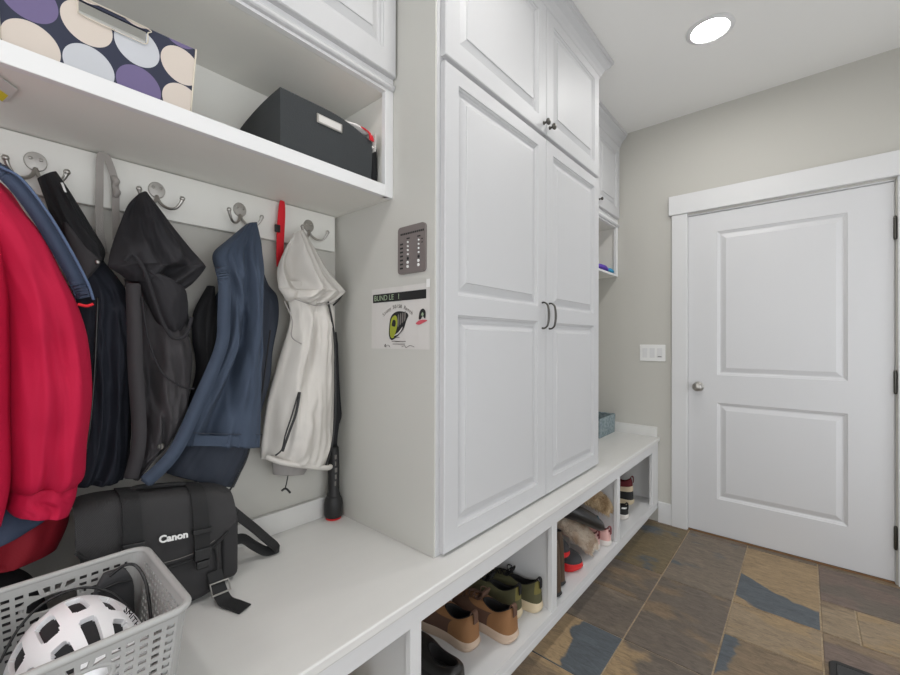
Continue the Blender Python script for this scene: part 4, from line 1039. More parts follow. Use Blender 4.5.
# ------------------------------------------------------------------ recessed ceiling lights
def downlight():
    t = thing('recessed_light', 'round white recessed ceiling light near the door', 'ceiling light', (-.394, 2.308, ZC))
    obj('trim_ring', lathe(B(), [(.074, -.001), (.098, -.001), (.100, -.004), (.096, -.007), (.080, -.010), (.074, -.006), (.074, -.001)], 48, 'z', (-.394, 2.308, ZC)), M['trim'], t, smooth=True, sharp=40)
    obj('lens', lathe(B(), [(.0738, -.001), (.0738, -.006), (.05, -.0065), (0, -.0065)], 48, 'z', (-.394, 2.308, ZC)), M['lens'], t, smooth=True, sharp=40)
    return t
dl = downlight()
dup(dl, (-.394, 1.0, ZC), 'round white recessed ceiling light over the middle of the hallway')
dup(dl, (-.394, -.31, ZC), 'round white recessed ceiling light over the camera end of the hallway')
dup(dl, (-.2, -1.35, ZC), 'round white recessed ceiling light beside the wall behind the camera')

# ------------------------------------------------------------------ camera bag on the bench
def camera_bag():
    t = thing('camera_bag', 'black nylon camera bag with white lettering standing on the bench below the vest', 'camera bag', (-1.235, .30, ZB))
    X0, X1, Y0, Y1, Z0, Z1 = -1.303, -1.205, .148, .470, ZB + .001, .858
    def rbox(y0, y1, x0, x1, z0, z1, r, taper=0, bulge=0, n=10):
        """soft rounded pack: superellipse sections stacked in z"""
        bm = B(); rings = []
        for j in range(n * 2 + 1):
            f = j / (n * 2); z = z0 + (z1 - z0) * f
            e = 1 - max(0, (abs(2 * f - 1) - .82) / .18) ** 2 * r
            cy, cx = (y0 + y1) / 2, (x0 + x1) / 2
            hy, hx = (y1 - y0) / 2 * (1 - taper * f) * e, (x1 - x0) / 2 * e * (1 + bulge * math.sin(PI * f))
            ring = []
            for i in range(40):
                a = 2 * PI * i / 40; c, s = math.cos(a), math.sin(a)
                ring.append((cx + hx * math.copysign(abs(c) ** .35, c), cy + hy * math.copysign(abs(s) ** .35, s), z))
            rings.append(ring)
        loft(bm, rings); return bm
    obj('body', rbox(Y0 + .02, Y1 - .02, X0, X1, Z0, Z1 - .012, .12, .04), M['nylon'], t, smooth=True, sharp=50)
    obj('front_pocket', rbox(Y0 + .035, Y1 - .045, X1 - .01, X1 + .024, Z0 + .012, Z0 + .155, .25), M['nylon'], t, smooth=True, sharp=50)
    obj('side_pocket', rbox(Y1 - .022, Y1 + .020, X0 + .02, X1 - .015, Z0 + .01, Z0 + .195, .25, 0), M['nylon'], t, smooth=True, sharp=50)
    # pocket piping
    px = X1 + .0255
    coil('piping', [(px, Y0 + .04, Z0 + .02), (px, Y0 + .042, Z0 + .13), (px, Y0 + .08, Z0 + .152), (px, Y1 - .10, Z0 + .152), (px, Y1 - .055, Z0 + .128), (px, Y1 - .05, Z0 + .02)], .0028, M['webbing'], t, 50)
    # flap over the top and front, lower edge curved
    bm = B(); nx, ny = 30, 18; rings = []
    th = .006
    for j in range(ny):
        f = j / (ny - 1); ring = []
        for i in range(nx):
            u = i / (nx - 1); y = (Y0 + .004) + (Y1 - Y0 - .008) * u
            drop = .150 * (1 - abs(2 * u - 1) ** 3.2 * .62)
            path = [(X0 + .005, Z1 - .012), (X0 + .012, Z1 + .001), ((X0 + X1) / 2, Z1 + .004), (X1 - .012, Z1 + .002), (X1 + .006, Z1 - .012)]
            if f < .45:
                a = spline(path, 40)[int(f / .45 * 39)]
            else:
                g = (f - .45) / .55; a = (X1 + .006 + .024 * math.sin(g * PI * .5), Z1 - .012 - drop * g)
            sag = -.014 * (abs(2 * u - 1) ** 6)
            ring.append((a[0], y, a[1] + sag))
        rings.append(ring)
    V0 = [[bm.verts.new(p) for p in r] for r in rings]
    for a, b_ in zip(V0, V0[1:]):
        for i in range(nx - 1): bm.faces.new((a[i], a[i + 1], b_[i + 1], b_[i]))
    bmesh.ops.recalc_face_normals(bm, faces=bm.faces)
    bmesh.ops.solidify(bm, geom=bm.faces[:], thickness=.005)
    fl = obj('flap', bm, M['nylon'], t, smooth=True, sharp=50)
    edge = [tuple(Vector(rings[-1][i]) + Vector((.003, 0, .0))) for i in range(0, nx, 3)]
    edge2 = [(x + .0005, y, z + .014) for x, y, z in edge[1:-1]]
    coil('flap_piping', edge, .0042, M['webbing'], fl, 60); coil('stitching', edge2, .0009, M['gyprint'], fl, 60, 5)
    # two straps with buckles
    for yy, low in ((.246, .705), (.382, .698)):
        s = obj('strap', strap(B(), [(X0 + .03, yy, Z1 + .007), (X1 - .02, yy, Z1 + .007), (X1 + .012, yy, Z1 - .012), (X1 + .030, yy, Z1 - .07), (X1 + .037, yy, Z1 - .12), (X1 + .039, yy, low + .02)], .034, .004, (1, 0, .6), 40), M['webbing'], t)
        boxo('buckle', (X1 + .036, X1 + .046, yy - .019, yy + .019, low - .004, low + .026), M['blkplastic'], s, .003)
        boxo('buckle_tongue', (X1 + .036, X1 + .045, yy - .014, yy + .014, low - .026, low - .006), M['blkplastic'], s, .003)
        boxo('keeper', (X1 + .030, X1 + .041, yy - .021, yy + .021, Z1 - .098, Z1 - .086), M['blkplastic'], s, .002)
    # hand loop on top
    coil('top_handle', [(X1 - .045, .256, Z1 + .008), (X1 - .040, .274, Z1 + .013), (X1 - .040, .314, Z1 + .013), (X1 - .040, .354, Z1 + .013), (X1 - .045, .370, Z1 + .008)], .006, M['webbing'], t, 24)
    # lettering on the flap
    n = Vector((1, 0, .16)).normalized(); yv = Vector((-.16, 0, 1)).normalized()
    text_obj('lettering', 'Canon', .0215, frame_mtx((X1 + .0370, .322, .766), (0, 1, -.02), yv), M['ink'], t, .0012, offset=.0008, spacing=1.02)
    # side ring and shoulder strap lying on the bench
    bm = B(); tube(bm, [(X1 - .06, Y1 + .020 + .012 * math.cos(a), .745 + .012 * math.sin(a)) for a in [2 * PI * k / 16 for k in range(16)]], .0025, 8, closed=True)
    obj('ring', bm, M['blkplastic'], t, smooth=True)
    ss = obj('shoulder_strap', strap(B(), [(X1 - .062, Y1 + .026, .740), (X1 - .056, Y1 + .050, .712), (X1 - .056, Y1 + .085, .672), (X1 - .058, Y1 + .118, .632), (X1 - .060, Y1 + .145, .600), (X1 - .064, Y1 + .146, .591), (X1 - .068, Y1 + .118, .594), (X1 - .072, Y1 + .085, .622), (X1 - .072, Y1 + .055, .652), (X1 - .066, Y1 + .024, .660)], .028, .004, (.8, .25, .6), 70), M['webbing'], t)
    # front strap end with ladder buckle on the bench
    s = obj('strap_end', strap(B(), [(X1 + .030, .412, ZB + .075), (X1 + .052, .415, ZB + .036), (X1 + .075, .422, ZB + .010), (X1 + .105, .434, ZB + .006), (X1 + .135, .444, ZB + .005)], .034, .003, (.3, 0, 1), 30), M['webbing'], t)
    bm = B(); c = Vector((X1 + .056, .417, ZB + .040)); u = Vector((-.55, .0, .8)).normalized(); w = Vector((0, 1, 0))
    tube(bm, [c + u * a + w * b_ for a, b_ in ((-.014, -.021), (.014, -.021), (.014, .021), (-.014, .021))], .003, 8, closed=True)
    obj('ladder_buckle', bm, M['nickel'], s)
    # the soft bag slumps a little towards its strap end
    L = t.location
    for o in [c for c in t.children] + [g for c in t.children for g in c.children]:
        for v in o.data.vertices:
            y, z = v.co.y + L.y, v.co.z + L.z
            if y < Y1 + .022: v.co.z = ZB + (z - ZB) * (1 + .55 * (.30 - min(y, Y1))) - L.z
camera_bag()

# ------------------------------------------------------------------ perforated basket and what is in it
BK = dict(x0=-1.105, x1=-.815, y0=-.030, y1=.252, z0=ZB, z1=.792)
def basket():
    x0, x1, y0, y1, z0, z1 = (BK[k] for k in ('x0', 'x1', 'y0', 'y1', 'z0', 'z1'))
    t = thing('plastic_basket', 'grey perforated plastic basket holding a helmet at the near end of the bench', 'basket', ((x0 + x1) / 2, (y0 + y1) / 2, z0))
    tp = .020; th = .0035; rc = .028
    def corner_pts(inset):
        a0, a1, b0, b1 = x0 + inset, x1 - inset, y0 + inset, y1 - inset; P = []
        for cx, cy, q0 in ((a1 - rc, b1 - rc, 0), (a0 + rc, b1 - rc, 90), (a0 + rc, b0 + rc, 180), (a1 - rc, b0 + rc, 270)):
            for k in range(7):
                q = math.radians(q0 + 15 * k); P.append((cx + rc * math.cos(q), cy + rc * math.sin(q)))
        return P
    def wall(name, A0, B0, A1, B1, nrm, ncol, nrow, handle):
        """A0-B0 bottom edge, A1-B1 top edge; cells with slots"""
        bm = B(); V = {}
        A0, B0, A1, B1, nrm = map(Vector, (A0, B0, A1, B1, nrm))
        def v(i, j):
            if (i, j) not in V:
                u, w = i / ncol, j / nrow
                V[(i, j)] = bm.verts.new((A0.lerp(B0, u)).lerp(A1.lerp(B1, u), w))
            return V[(i, j)]
        cells = []
        solid = []
        for i in range(ncol):
            for j in range(nrow):
                u, w = (i + .5) / ncol, (j + .5) / nrow
                e = ((u - .5) / .155) ** 2 + ((w - .79) / .066) ** 2 if handle else 9
                if e < 1: continue
                f = bm.faces.new((v(i, j), v(i + 1, j), v(i + 1, j + 1), v(i, j + 1)))
                (solid if (e < 1.0 or j == 0 or j == nrow - 1) else cells).append(f)
        if handle:
            for (i, j), q in V.items():
                u, w = i / ncol, j / nrow
                du, dw = (u - .5) / .16, (w - .79) / .068
                if 0 < len(q.link_faces) < 4 and 0 < i < ncol and 0 < j < nrow:
                    k = 1 / math.hypot(du, dw); u, w = .5 + du * .16 * k, .79 + dw * .068 * k
                    q.co = (A0.lerp(B0, u)).lerp(A1.lerp(B1, u), w)
        bm.normal_update()
        r = bmesh.ops.inset_individual(bm, faces=cells, thickness=.0032, use_even_offset=True)
        bmesh.ops.delete(bm, geom=cells, context='FACES')
        bmesh.ops.recalc_face_normals(bm, faces=bm.faces)
        bmesh.ops.solidify(bm, geom=bm.faces[:], thickness=th)
        return obj(name, bm, M['basket'], t)
    zt = z1 - .004; zl = z0 + .004
    def side(p, q, nrm, n, handle):
        (ax, ay), (bx, by) = p, q
        def inn(x, y): return (x + (tp if x < (x0 + x1) / 2 else -tp), y + (tp if y < (y0 + y1) / 2 else -tp))
        a, b_ = inn(ax, ay), inn(bx, by)
        w = wall('side_wall', (*a, zl), (*b_, zl), (ax, ay, zt), (bx, by, zt), nrm, n, 17, handle)
    e = .020
    side((x0 + .002, y0 + e), (x0 + .002, y1 - e), (-1, 0, 0), 14, True)
    side((x1 - .002, y0 + e), (x1 - .002, y1 - e), (1, 0, 0), 14, True)
    side((x0 + e, y0 + .002), (x1 - e, y0 + .002), (0, -1, 0), 15, False)
    side((x0 + e, y1 - .002), (x1 - e, y1 - .002), (0, 1, 0), 15, False)
    # solid rounded corner posts
    for cx, cy, q0 in ((x1 - rc, y1 - rc, 0), (x0 + rc, y1 - rc, 90), (x0 + rc, y0 + rc, 180), (x1 - rc, y0 + rc, 270)):
        bm = B(); rings = []
        sx, sy = (-1 if cx > (x0 + x1) / 2 else 1), (-1 if cy > (y0 + y1) / 2 else 1)
        for z, k in ((z1 - .004, 0), (z0 + .004, 1)):
            o = [(cx + sx * tp * k + (rc - .002) * math.cos(math.radians(q0 - 3 + 16 * i)), cy + sy * tp * k + (rc - .002) * math.sin(math.radians(q0 - 3 + 16 * i)), z) for i in range(7)]
            n_ = [(cx + sx * tp * k + (rc - .0055) * math.cos(math.radians(q0 - 3 + 16 * i)), cy + sy * tp * k + (rc - .0055) * math.sin(math.radians(q0 - 3 + 16 * i)), z) for i in range(6, -1, -1)]
            rings.append(o + n_)
        loft(bm, rings); obj('corner', bm, M['basket'], t)
    bm = B(); tube(bm, [(px, py, z1 - .004) for px, py in corner_pts(0)], .0062, 10, closed=True); obj('rim', bm, M['basket'], t, smooth=True)
    bm = B()
    P = corner_pts(tp + .001); loft(bm, [[(px, py, z) for px, py in P] for z in (z0 + .0008, z0 + .005)]); obj('base', bm, M['basket'], t)
    # oval rims of the hand holes
    for xx, s in ((x0, 1), (x1, -1)):
        pts = []
        for k in range(36):
            a = 2 * PI * k / 36
            u = .5 + .166 * math.copysign(abs(math.cos(a)) ** .75, math.cos(a)); w = .79 + .074 * math.copysign(abs(math.sin(a)) ** .8, math.sin(a))
            xi = xx + s * (.002 + tp * (1 - w)); pts.append((xi - s * .001, (y0 + e + (y1 - y0 - 2 * e) * u), zl + (zt - zl) * w))
        bm = B(); tube(bm, pts, .0036, 8, closed=True); obj('handle_rim', bm, M['basket'], t, smooth=True)
basket()

def helmet():
    cx, cy, cz = -.948, .130, .671
    t = thing('bicycle_helmet', 'white vented bicycle helmet lying in the grey plastic basket', 'helmet', (cx, cy, ZB + .006))
    rx, ry, rz = .090, .116, .117
    tilt = Matrix.Rotation(math.radians(-84), 4, 'Z') @ Matrix.Rotation(math.radians(-3), 4, 'X')
    def S(a, b_, k=1.0):
        """a: -1..1 along the long axis (y), b: across (x) angle"""
        y = math.sin(a * 1.25) / math.sin(1.25)
        w = math.sqrt(max(0, 1 - (y * .97) ** 2))
        p = Vector((rx * k * math.sin(b_) * (w ** .8), ry * k * y, rz * k * math.cos(b_) * (w ** .62)))
        return Vector((cx, cy, cz)) + tilt @ p
    # inner dark foam shell
    bm = B(); rings = []
    for i in range(25):
        a = -1 + 2 * i / 24; rings.append([S(a, -1.75 + 3.5 * j / 24, .93) for j in range(25)])
    loft(bm, rings, closed=False, cap0=False, cap1=False); bmesh.ops.remove_doubles(bm, verts=bm.verts, dist=1e-4)
    bmesh.ops.solidify(bm, geom=bm.faces[:], thickness=.004)
    obj('liner', bm, M['foam'], t, smooth=True)
    # white ribs with open vents between them
    bm = B(); nu, nv = 150, 130; V = {}
    ribs = lambda b_: None
    def v(i, j):
        if (i, j) not in V: V[(i, j)] = bm.verts.new(S(-1 + 2 * i / nu, -1.6 + 3.2 * j / nv))
        return V[(i, j)]
    for i in range(nu):
        for j in range(nv):
            a, b_ = -1 + 2 * (i + .5) / nu, -1.6 + 3.2 * (j + .5) / nv
            hole = False
            for (aa, bb, wa, wb) in VENTS:
                if ((a - aa) / wa) ** 4 + ((b_ - bb) / wb) ** 4 < 1: hole = True
            if not hole: bm.faces.new((v(i, j), v(i + 1, j), v(i + 1, j + 1), v(i, j + 1)))
    bmesh.ops.remove_doubles(bm, verts=bm.verts, dist=2e-4)
    bmesh.ops.recalc_face_normals(bm, faces=bm.faces)
    bmesh.ops.solidify(bm, geom=bm.faces[:], thickness=.009)
    obj('shell', bm, M['helmet'], t, smooth=True, sharp=40)
    p = S(.27, -.69, 1.022); q = S(.36, -.78, 1.022); r = S(.08, -.62, 1.022)
    text_obj('lettering', 'SMITH', .0145, frame_mtx(p, q - p, Vector((-.35, .10, 1.0))), M['dkprint'], t, .0006)
    st = [S(-.45, 1.2, 1.10), S(-.60, .8, 1.12), S(-.62, .3, 1.12), S(-.60, -.3, 1.12), S(-.50, -.8, 1.12), S(-.35, -1.2, 1.10)]
    coil('strap', st, .0022, M['blkplastic'], t, 40)
VENTS = []
for bb, offs in ((0.0, 0), (.46, .12), (-.46, .12), (.92, .02), (-.92, .02)):
    for aa in (-.70, -.16, .38):
        if not (bb == -.92 and aa == .38): VENTS.append((aa + offs, bb, .20, .135))
helmet()

def dark_filler():  # added black mass that fills the dark, shadowed space behind the basket
    o = obj('dark_fill_bundle', garment([(-.20, .775, .05, .765, -1.345, -1.265), (-.27, .735, .095, .725, -1.365, -1.215), (-.30, .67, .118, .66, -1.37, -1.185), (-.30, .605, .122, .600, -1.37, -1.18), (-.28, .5765, .10, .5765, -1.36, -1.20)], p=2.2, wr=.014, wf=12, folds=((.03, 3, .5, .3, 0),), seed=70, open_bottom=False), M['blackfab'], None, smooth=True)
    tag(o, 'black bundle added to fill the dark area behind the basket, under the red jacket', 'filler')
dark_filler()

def basket_bits():
    t = thing('pouch', 'dark grey padded pouch standing in the basket behind the helmet', 'pouch', (-1.0775, .20, ZB + .006))
    bm = B(); rings = []
    for j in range(15):
        f = j / 14; e = (1 - abs(2 * f - 1) ** 5) ** .5 * .98 + .02; e = max(e, .5)
        rings.append([(-1.066 + .0125 * e * math.copysign(abs(math.cos(a)) ** .5, math.cos(a)) , .194 + .032 * e * math.copysign(abs(math.sin(a)) ** .5, math.sin(a)), ZB + .008 + .195 * f) for a in [2 * PI * k / 28 for k in range(28)]])
    loft(bm, rings); obj('pouch_body', bm, M['dgrey'], t, smooth=True)
    coil('zipper', [(-1.0525, .168, ZB + .178), (-1.052, .194, ZB + .183), (-1.0525, .220, ZB + .178)], .002, M['blkplastic'], t)
    o = coil('cable', [(-1.050, .185, .776), (-1.044, .205, .790), (-1.036, .222, .786), (-1.010, .231, .765), (-.985, .232, .735), (-.965, .231, .705)], .0028, M['blkplastic'], None, 40)
    tag(o, 'thin black cable looping out beside the grey pouch in the basket', 'cable')
    o = obj('patterned_cloth', garment([(-.006, .72, .012, .715, -1.075, -1.02), (-.006, .68, .018, .675, -1.075, -1.015), (.0, .60, .016, .60, -1.07, -1.02)], n_v=20, wr=.004, seed=50), M['ltblue'], None, smooth=True)
    tag(o, 'pale blue cloth at the near left corner inside the basket', 'cloth')
basket_bits()

# ------------------------------------------------------------------ shoes
OUT = [(0, 0), (.03, .27), (.14, .375), (.34, .355), (.52, .395), (.72, .49), (.88, .42), (.97, .22), (1, .02)]
def outline(L, W, n=48):
    pts = [(a * L, b * W) for a, b in OUT] + [(a * L, -b * W) for a, b in reversed(OUT[1:-1])]
    return spline(pts, n, True)

def shoe(name, label, heel, yaw, L=.28, W=.10, zs=.028, zc=.085, zf=.10, tab=.0, mats=None, laces=True, overlay=None, pitch=0, roll=0, group=None, boot=0, tongue=True, heeltab=True, toe_h=.055, cat='shoe', z=.1525):
    """one shoe: a rubber sole, an upper lofted from outline to collar, dark lining, laces, tongue, heel loop"""
    t = thing(name, label, cat, (heel[0], heel[1], z if len(heel) < 3 else heel[2]), (roll, pitch, yaw), group)
    ms, mu, ml, mo = mats['sole'], mats['upper'], mats['lining'], mats.get('overlay')
    n = 48; O = outline(L, W, n)
    c = (.27 * L, 0); K = []
    for i in range(n):
        a = 2 * PI * i / n
        K.append((c[0] - .225 * L * math.cos(a), c[1] + .255 * W * math.sin(a)))
    # control rows
    def S(i, v):
        ox, oy = O[i % n]; kx, ky = K[i % n]
        f = .5 - .5 * math.cos(2 * PI * i / n)      # 0 heel .. 1 toe
        zrim = zc + tab * (1 - f) ** 6 + (zf - zc) * f ** 3 - .012 * math.sin(PI * f) ** 2
        P0 = Vector((ox, oy, zs)); P3 = Vector((kx, ky, zrim))
        P1 = Vector((ox + (.004 if f < .2 else 0), oy * 1.04, zs + (toe_h * .75 if f > .5 else .03 + .02 * (1 - f))))
        m = .12 + .42 * f
        P2 = Vector((ox + (kx - ox) * m, oy + (ky - oy) * m, zs + (zrim - zs) * (.72 + .12 * f) + (.012 * f if not boot else 0)))
        if boot: P2.z = max(P2.z, zs + toe_h * 1.25 if f > .6 else P2.z * .8)
        q = 1 - v
        return P0 * q ** 3 + P1 * 3 * q * q * v + P2 * 3 * q * v * v + P3 * v ** 3
    nv = 16
    grid = [[S(i, j / nv) for i in range(n)] for j in range(nv + 1)]
    bmu, bmo, bm2 = B(), B(), B(); c2_ = {}; o2 = mats.get('collar_zone')
    def addf(bm, cache, q):
        vs = []
        for (i, j) in q:
            k = (i % n, j)
            if k not in cache: cache[k] = bm.verts.new(grid[j][i % n])
            vs.append(cache[k])
        bm.faces.new(vs)
    cu, co = {}, {}
    for j in range(nv):
        for i in range(n):
            f = .5 - .5 * math.cos(2 * PI * (i + .5) / n); v = (j + .5) / nv
            o = overlay(f, v) if overlay and mo else False
            if o2 and o2(f, v): addf(bm2, c2_, [(i, j), (i + 1, j), (i + 1, j + 1), (i, j + 1)]); continue
            addf(bmo if o else bmu, co if o else cu, [(i, j), (i + 1, j), (i + 1, j + 1), (i, j + 1)])
    obj('upper', bmu, mu, t, smooth=True, world=False)
    if mo and len(bmo.faces): obj('overlay', bmo, mo, t, smooth=True, world=False)
    else: bmo.free()
    if len(bm2.faces): obj('collar', bm2, mats['collar'], t, smooth=True, world=False)
    else: bm2.free()
    # lining: rolls over the rim and down to the insole
    rings = [[p for p in grid[-1]]]
    for k, dz, fl in ((.97, .002, 0), (.90, .001, 0), (.86, -.008, 0), (.84, None, .5), (.80, None, 1.0)):
        r = []
        for i in range(n):
            p = grid[-1][i]; x = c[0] + (p.x - c[0]) * k; y = p.y * k
            zz = p.z + dz if dz is not None else p.z + (zs + .006 - p.z) * fl
            r.append(Vector((x, y, zz)))
        rings.append(r)
    bm = B(); loft(bm, rings, cap0=False, cap1=True); obj('lining', bm, ml, t, smooth=True, world=False, sharp=70)
    # sole with a slight flare, toe spring and a groove
    bm = B(); rings = []
    for fz, k in ((0, .955), (.12, 1.0), (.45, 1.035), (.52, 1.02), (.60, 1.03), (1.0, 1.0), (1.04, .97)):
        r = []
        for (ox, oy) in O:
            s = max(0, (ox / L - .72) / .28) ** 2 * .012 + max(0, (.08 - ox / L) / .08) ** 2 * .004
            r.append((L / 2 + (ox - L / 2) * k, oy * k, zs * fz + s * (1 - fz)))
        rings.append(r)
    loft(bm, rings); obj('sole', bm, ms, t, smooth=True, world=False, sharp=45)
    if laces:
        bm = B()
        for k in range(4):
            va, vb = .52 + .12 * k, .60 + .12 * k
            for s in (-1, 1):
                a = S(n // 2 + s * 5, min(va, .97)) + Vector((0, 0, .004)); b_ = S(n // 2 - s * 5, min(vb, .98)) + Vector((0, 0, .004))
                mid = S(n // 2, min((va + vb) / 2, .97)) + Vector((0, 0, .008))
                tube(bm, [a, mid, b_], .0024, 6, n=8)
        k0 = S(n // 2, .93) + Vector((0, 0, .012))
        for s in (-1, 1):
            tube(bm, [k0, k0 + Vector((.01, s * .02, .012)), k0 + Vector((-.002, s * .036, .004)), k0 + Vector((.0, s * .018, -.001)), k0], .0022, 6, n=16)
        obj('laces', bm, mats.get('laces', M['blkplastic']), t, smooth=True, world=False)
    if tongue:
        f = grid[-1][n // 2]; bm = B()
        strap(bm, [f + Vector((.03, 0, -.006)), f + Vector((.004, 0, .004)), f + Vector((-.010, 0, .022)), f + Vector((-.012, 0, .034))], W * .42, .006, (-.5, 0, 1), 12)
        obj('tongue', bm, mats.get('tongue', mu), t, world=False)
    if heeltab:
        h = grid[-1][0]; bm = B()
        strap(bm, [h + Vector((.006, 0, -.018)), h + Vector((.004, 0, .006)), h + Vector((-.004, 0, .013)), h + Vector((-.011, 0, .004)), h + Vector((-.011, 0, -.026))], W * .20, .003, (-1, 0, .2), 18)
        obj('heel_loop', bm, mats.get('tab', ml), t, world=False)
    return t

IN = PI                         # toe pointing to the back of the cubby
tanm = dict(sole=M['sole'], upper=M['tan'], lining=M['lining'], overlay=M['tand'], tab=M['tand'], laces=M['tand'], tongue=M['tand'])
ov = lambda f, v: .22 < f < .9 and v < .62
shoe('sneaker', 'tan nubuck sneaker with pale thick sole, left of its pair in the second cubby', (-.915, 1.160), IN + .0, mats=tanm, overlay=lambda f, v: .30 < f < .97 and v < .7, zs=.036, zc=.104, tab=.014, L=.285, W=.114, group='tan sneakers')
shoe('sneaker', 'tan nubuck sneaker with pale thick sole, right of its pair beside the olive shoes', (-.832, 1.282), IN + .0, mats=tanm, overlay=lambda f, v: .30 < f < .97 and v < .7, zs=.036, zc=.104, tab=.014, L=.285, W=.114, group='tan sneakers')
olm = dict(sole=M['solec'], upper=M['olive'], lining=M['lining'], overlay=M['oliveh'], tab=M['lining'], laces=M['lining'], tongue=M['lining'])
shoe('sneaker', 'olive green running shoe with cream sole, the one next to the tan sneakers', (-.882, 1.400), IN + .05, mats=olm, overlay=lambda f, v: f < .03 and v > .3, zs=.040, zc=.106, tab=.014, L=.28, W=.086, group='olive running shoes')
shoe('sneaker', 'olive green running shoe with cream sole, the one against the cubby divider', (-.842, 1.490), IN + .06, mats=olm, overlay=lambda f, v: f < .06 and v > .3, zs=.040, zc=.106, tab=.014, L=.28, W=.086, group='olive running shoes')
blm = dict(sole=M['blkrubber'], upper=M['blkleather'], lining=M['lining'])
shoe('dress_shoe', 'black leather shoe in front of the tan sneakers, at the cut off edge', (-.845, .990), IN - .04, mats=blm, laces=False, tongue=False, heeltab=False, zs=.026, zc=.074, zf=.082, L=.285, W=.104, group='black leather shoes')
brm = dict(sole=M['sole'], upper=M['tan'], lining=M['maroon'], overlay=M['tand'], laces=M['tand'], tongue=M['tand'])
shoe('hiking_shoe', 'brown low shoe with maroon lining lying behind the tan sneakers', (-1.130, 1.26, .252), IN - .2, mats=brm, pitch=-.16, overlay=lambda f, v: f > .3 and v > .55, zs=.026, zc=.085, L=.27, W=.10)
shoe('boot', 'short tan boot with a pale heel in the cubby below the coats', (-.935, .672), IN + .06, mats=dict(sole=M['sole'], upper=M['cream'], lining=M['tan']), laces=False, tongue=False, heeltab=False, L=.25, W=.095, zc=.165, zf=.17, zs=.024, boot=1, tab=.012)

# third cubby
btm = dict(sole=M['blkrubber'], upper=M['brleather'], lining=M['lining'], laces=M['lining'])
for (hx, hy, lab) in ((-.822, 1.640, 'worn brown leather boot against the divider, the nearer of two'), (-.905, 1.668, 'worn brown leather boot behind the other brown boot')):
    pass
shoe('boot', 'worn brown leather ankle boot standing nearest the divider', (-.828, 1.628), IN - .03, mats=btm, zs=.022, zc=.235, zf=.25, L=.27, W=.078, boot=1, group='brown boots', toe_h=.06, tongue=False, heeltab=False)
shoe('boot', 'worn brown leather ankle boot standing behind its twin by the red clogs', (-.850, 1.712), IN - .03, mats=btm, zs=.022, zc=.235, zf=.25, L=.27, W=.078, boot=1, group='brown boots', toe_h=.06, tongue=False, heeltab=False)
rdm = dict(sole=M['redrub'], upper=M['dgrey'], lining=M['lining'])
shoe('clog', 'black clog with red rubber sole, lower of the stacked two', (-1.075, 1.868), 0.03, mats=rdm, laces=False, tongue=False, heeltab=False, zs=.040, zc=.072, zf=.085, L=.235, W=.112, toe_h=.034, group='red soled clogs')
shoe('clog', 'black clog with red rubber sole, upper of the stacked two', (-1.10, 1.806, .256), .0, mats=rdm, pitch=.16, laces=False, tongue=False, heeltab=False, zs=.040, zc=.072, zf=.085, L=.225, W=.100, toe_h=.034, group='red soled clogs')

def furry(name, label, rows, m, seed, nh=2600, hl=.020, droop=(0, 0, -.35)):
    """soft fur-covered slipper boot: lofted body with a pile of tapering tufts"""
    rnd = random.Random(seed)
    t = thing(name, label, 'slipper', rows[0][:3])
    bm = B(); S = spline(rows, 26); rings = []; seg = 24
    for x, y, z, a, b_ in S: rings.append([(x + 0, y + a * math.cos(q), z + b_ * math.sin(q)) for q in [2 * PI * k / seg for k in range(seg)]])
    loft(bm, rings); obj('body', bm, m, t, smooth=True)
    bm = B()
    for k in range(nh):
        i = rnd.uniform(0, len(S) - 1.001); j = int(i); f = i - j
        x, y, z, a, b_ = [p + (q - p) * f for p, q in zip(S[j], S[j + 1])]
        q = rnd.uniform(-.6, PI + .6)
        nrm = Vector((rnd.uniform(-.1, .7), math.cos(q), math.sin(q))).normalized()
        p = Vector((x, y + a * math.cos(q), z + b_ * math.sin(q)))
        d = (nrm + Vector((.9, 0, 0)) + Vector(droop) + Vector((rnd.uniform(-.4, .4), rnd.uniform(-.4, .4), rnd.uniform(-.4, .4)))).normalized()
        l = hl * rnd.uniform(.5, 1.3); s = d.orthogonal().normalized() * .0013; s2 = d.cross(s)
        mid = p + d * l * .55 + nrm * l * .15; tip = p + d * l + Vector((0, 0, -.2 * l))
        base = [bm.verts.new(p + s), bm.verts.new(p - s * .5 + s2 * .8), bm.verts.new(p - s * .5 - s2 * .8)]
        mm = [bm.verts.new(mid + s * .8), bm.verts.new(mid - s * .4 + s2 * .6), bm.verts.new(mid - s * .4 - s2 * .6)]
        tp = bm.verts.new(tip)
        for u in range(3):
            w = (u + 1) % 3
            bm.faces.new((base[u], base[w], mm[w], mm[u])); bm.faces.new((mm[u], mm[w], tp))
    obj('fur', bm, m, t, smooth=True)['kind'] = 'stuff'
    return t
furry('fur_slipper', 'pale tan fur boot slumped between the red clogs and pink sneakers', [(-1.0, 1.955, .330, .03, .03), (-.965, 1.970, .310, .042, .042), (-.925, 1.990, .280, .045, .046), (-.89, 2.012, .248, .046, .046), (-.865, 2.03, .215, .042, .038), (-.85, 2.045, .192, .028, .022)], M['fur'], 3, 3000)
furry('fur_slipper', 'brown fur boot lying on top at the back right of the third cubby', [(-.99, 2.06, .440, .03, .025), (-.945, 2.10, .428, .048, .036), (-.90, 2.14, .405, .050, .042), (-.868, 2.18, .375, .046, .040), (-.848, 2.21, .345, .036, .032), (-.838, 2.226, .322, .018, .018)], M['fur2'], 4, 3000, .018)
bgm = dict(sole=M['blkrubber'], upper=M['blkleather'], lining=M['lining'])
o = thing('leather_boot', 'smooth black leather boot lying across the fur boots in the third cubby', 'boot', (-1.05, 2.0, .34))
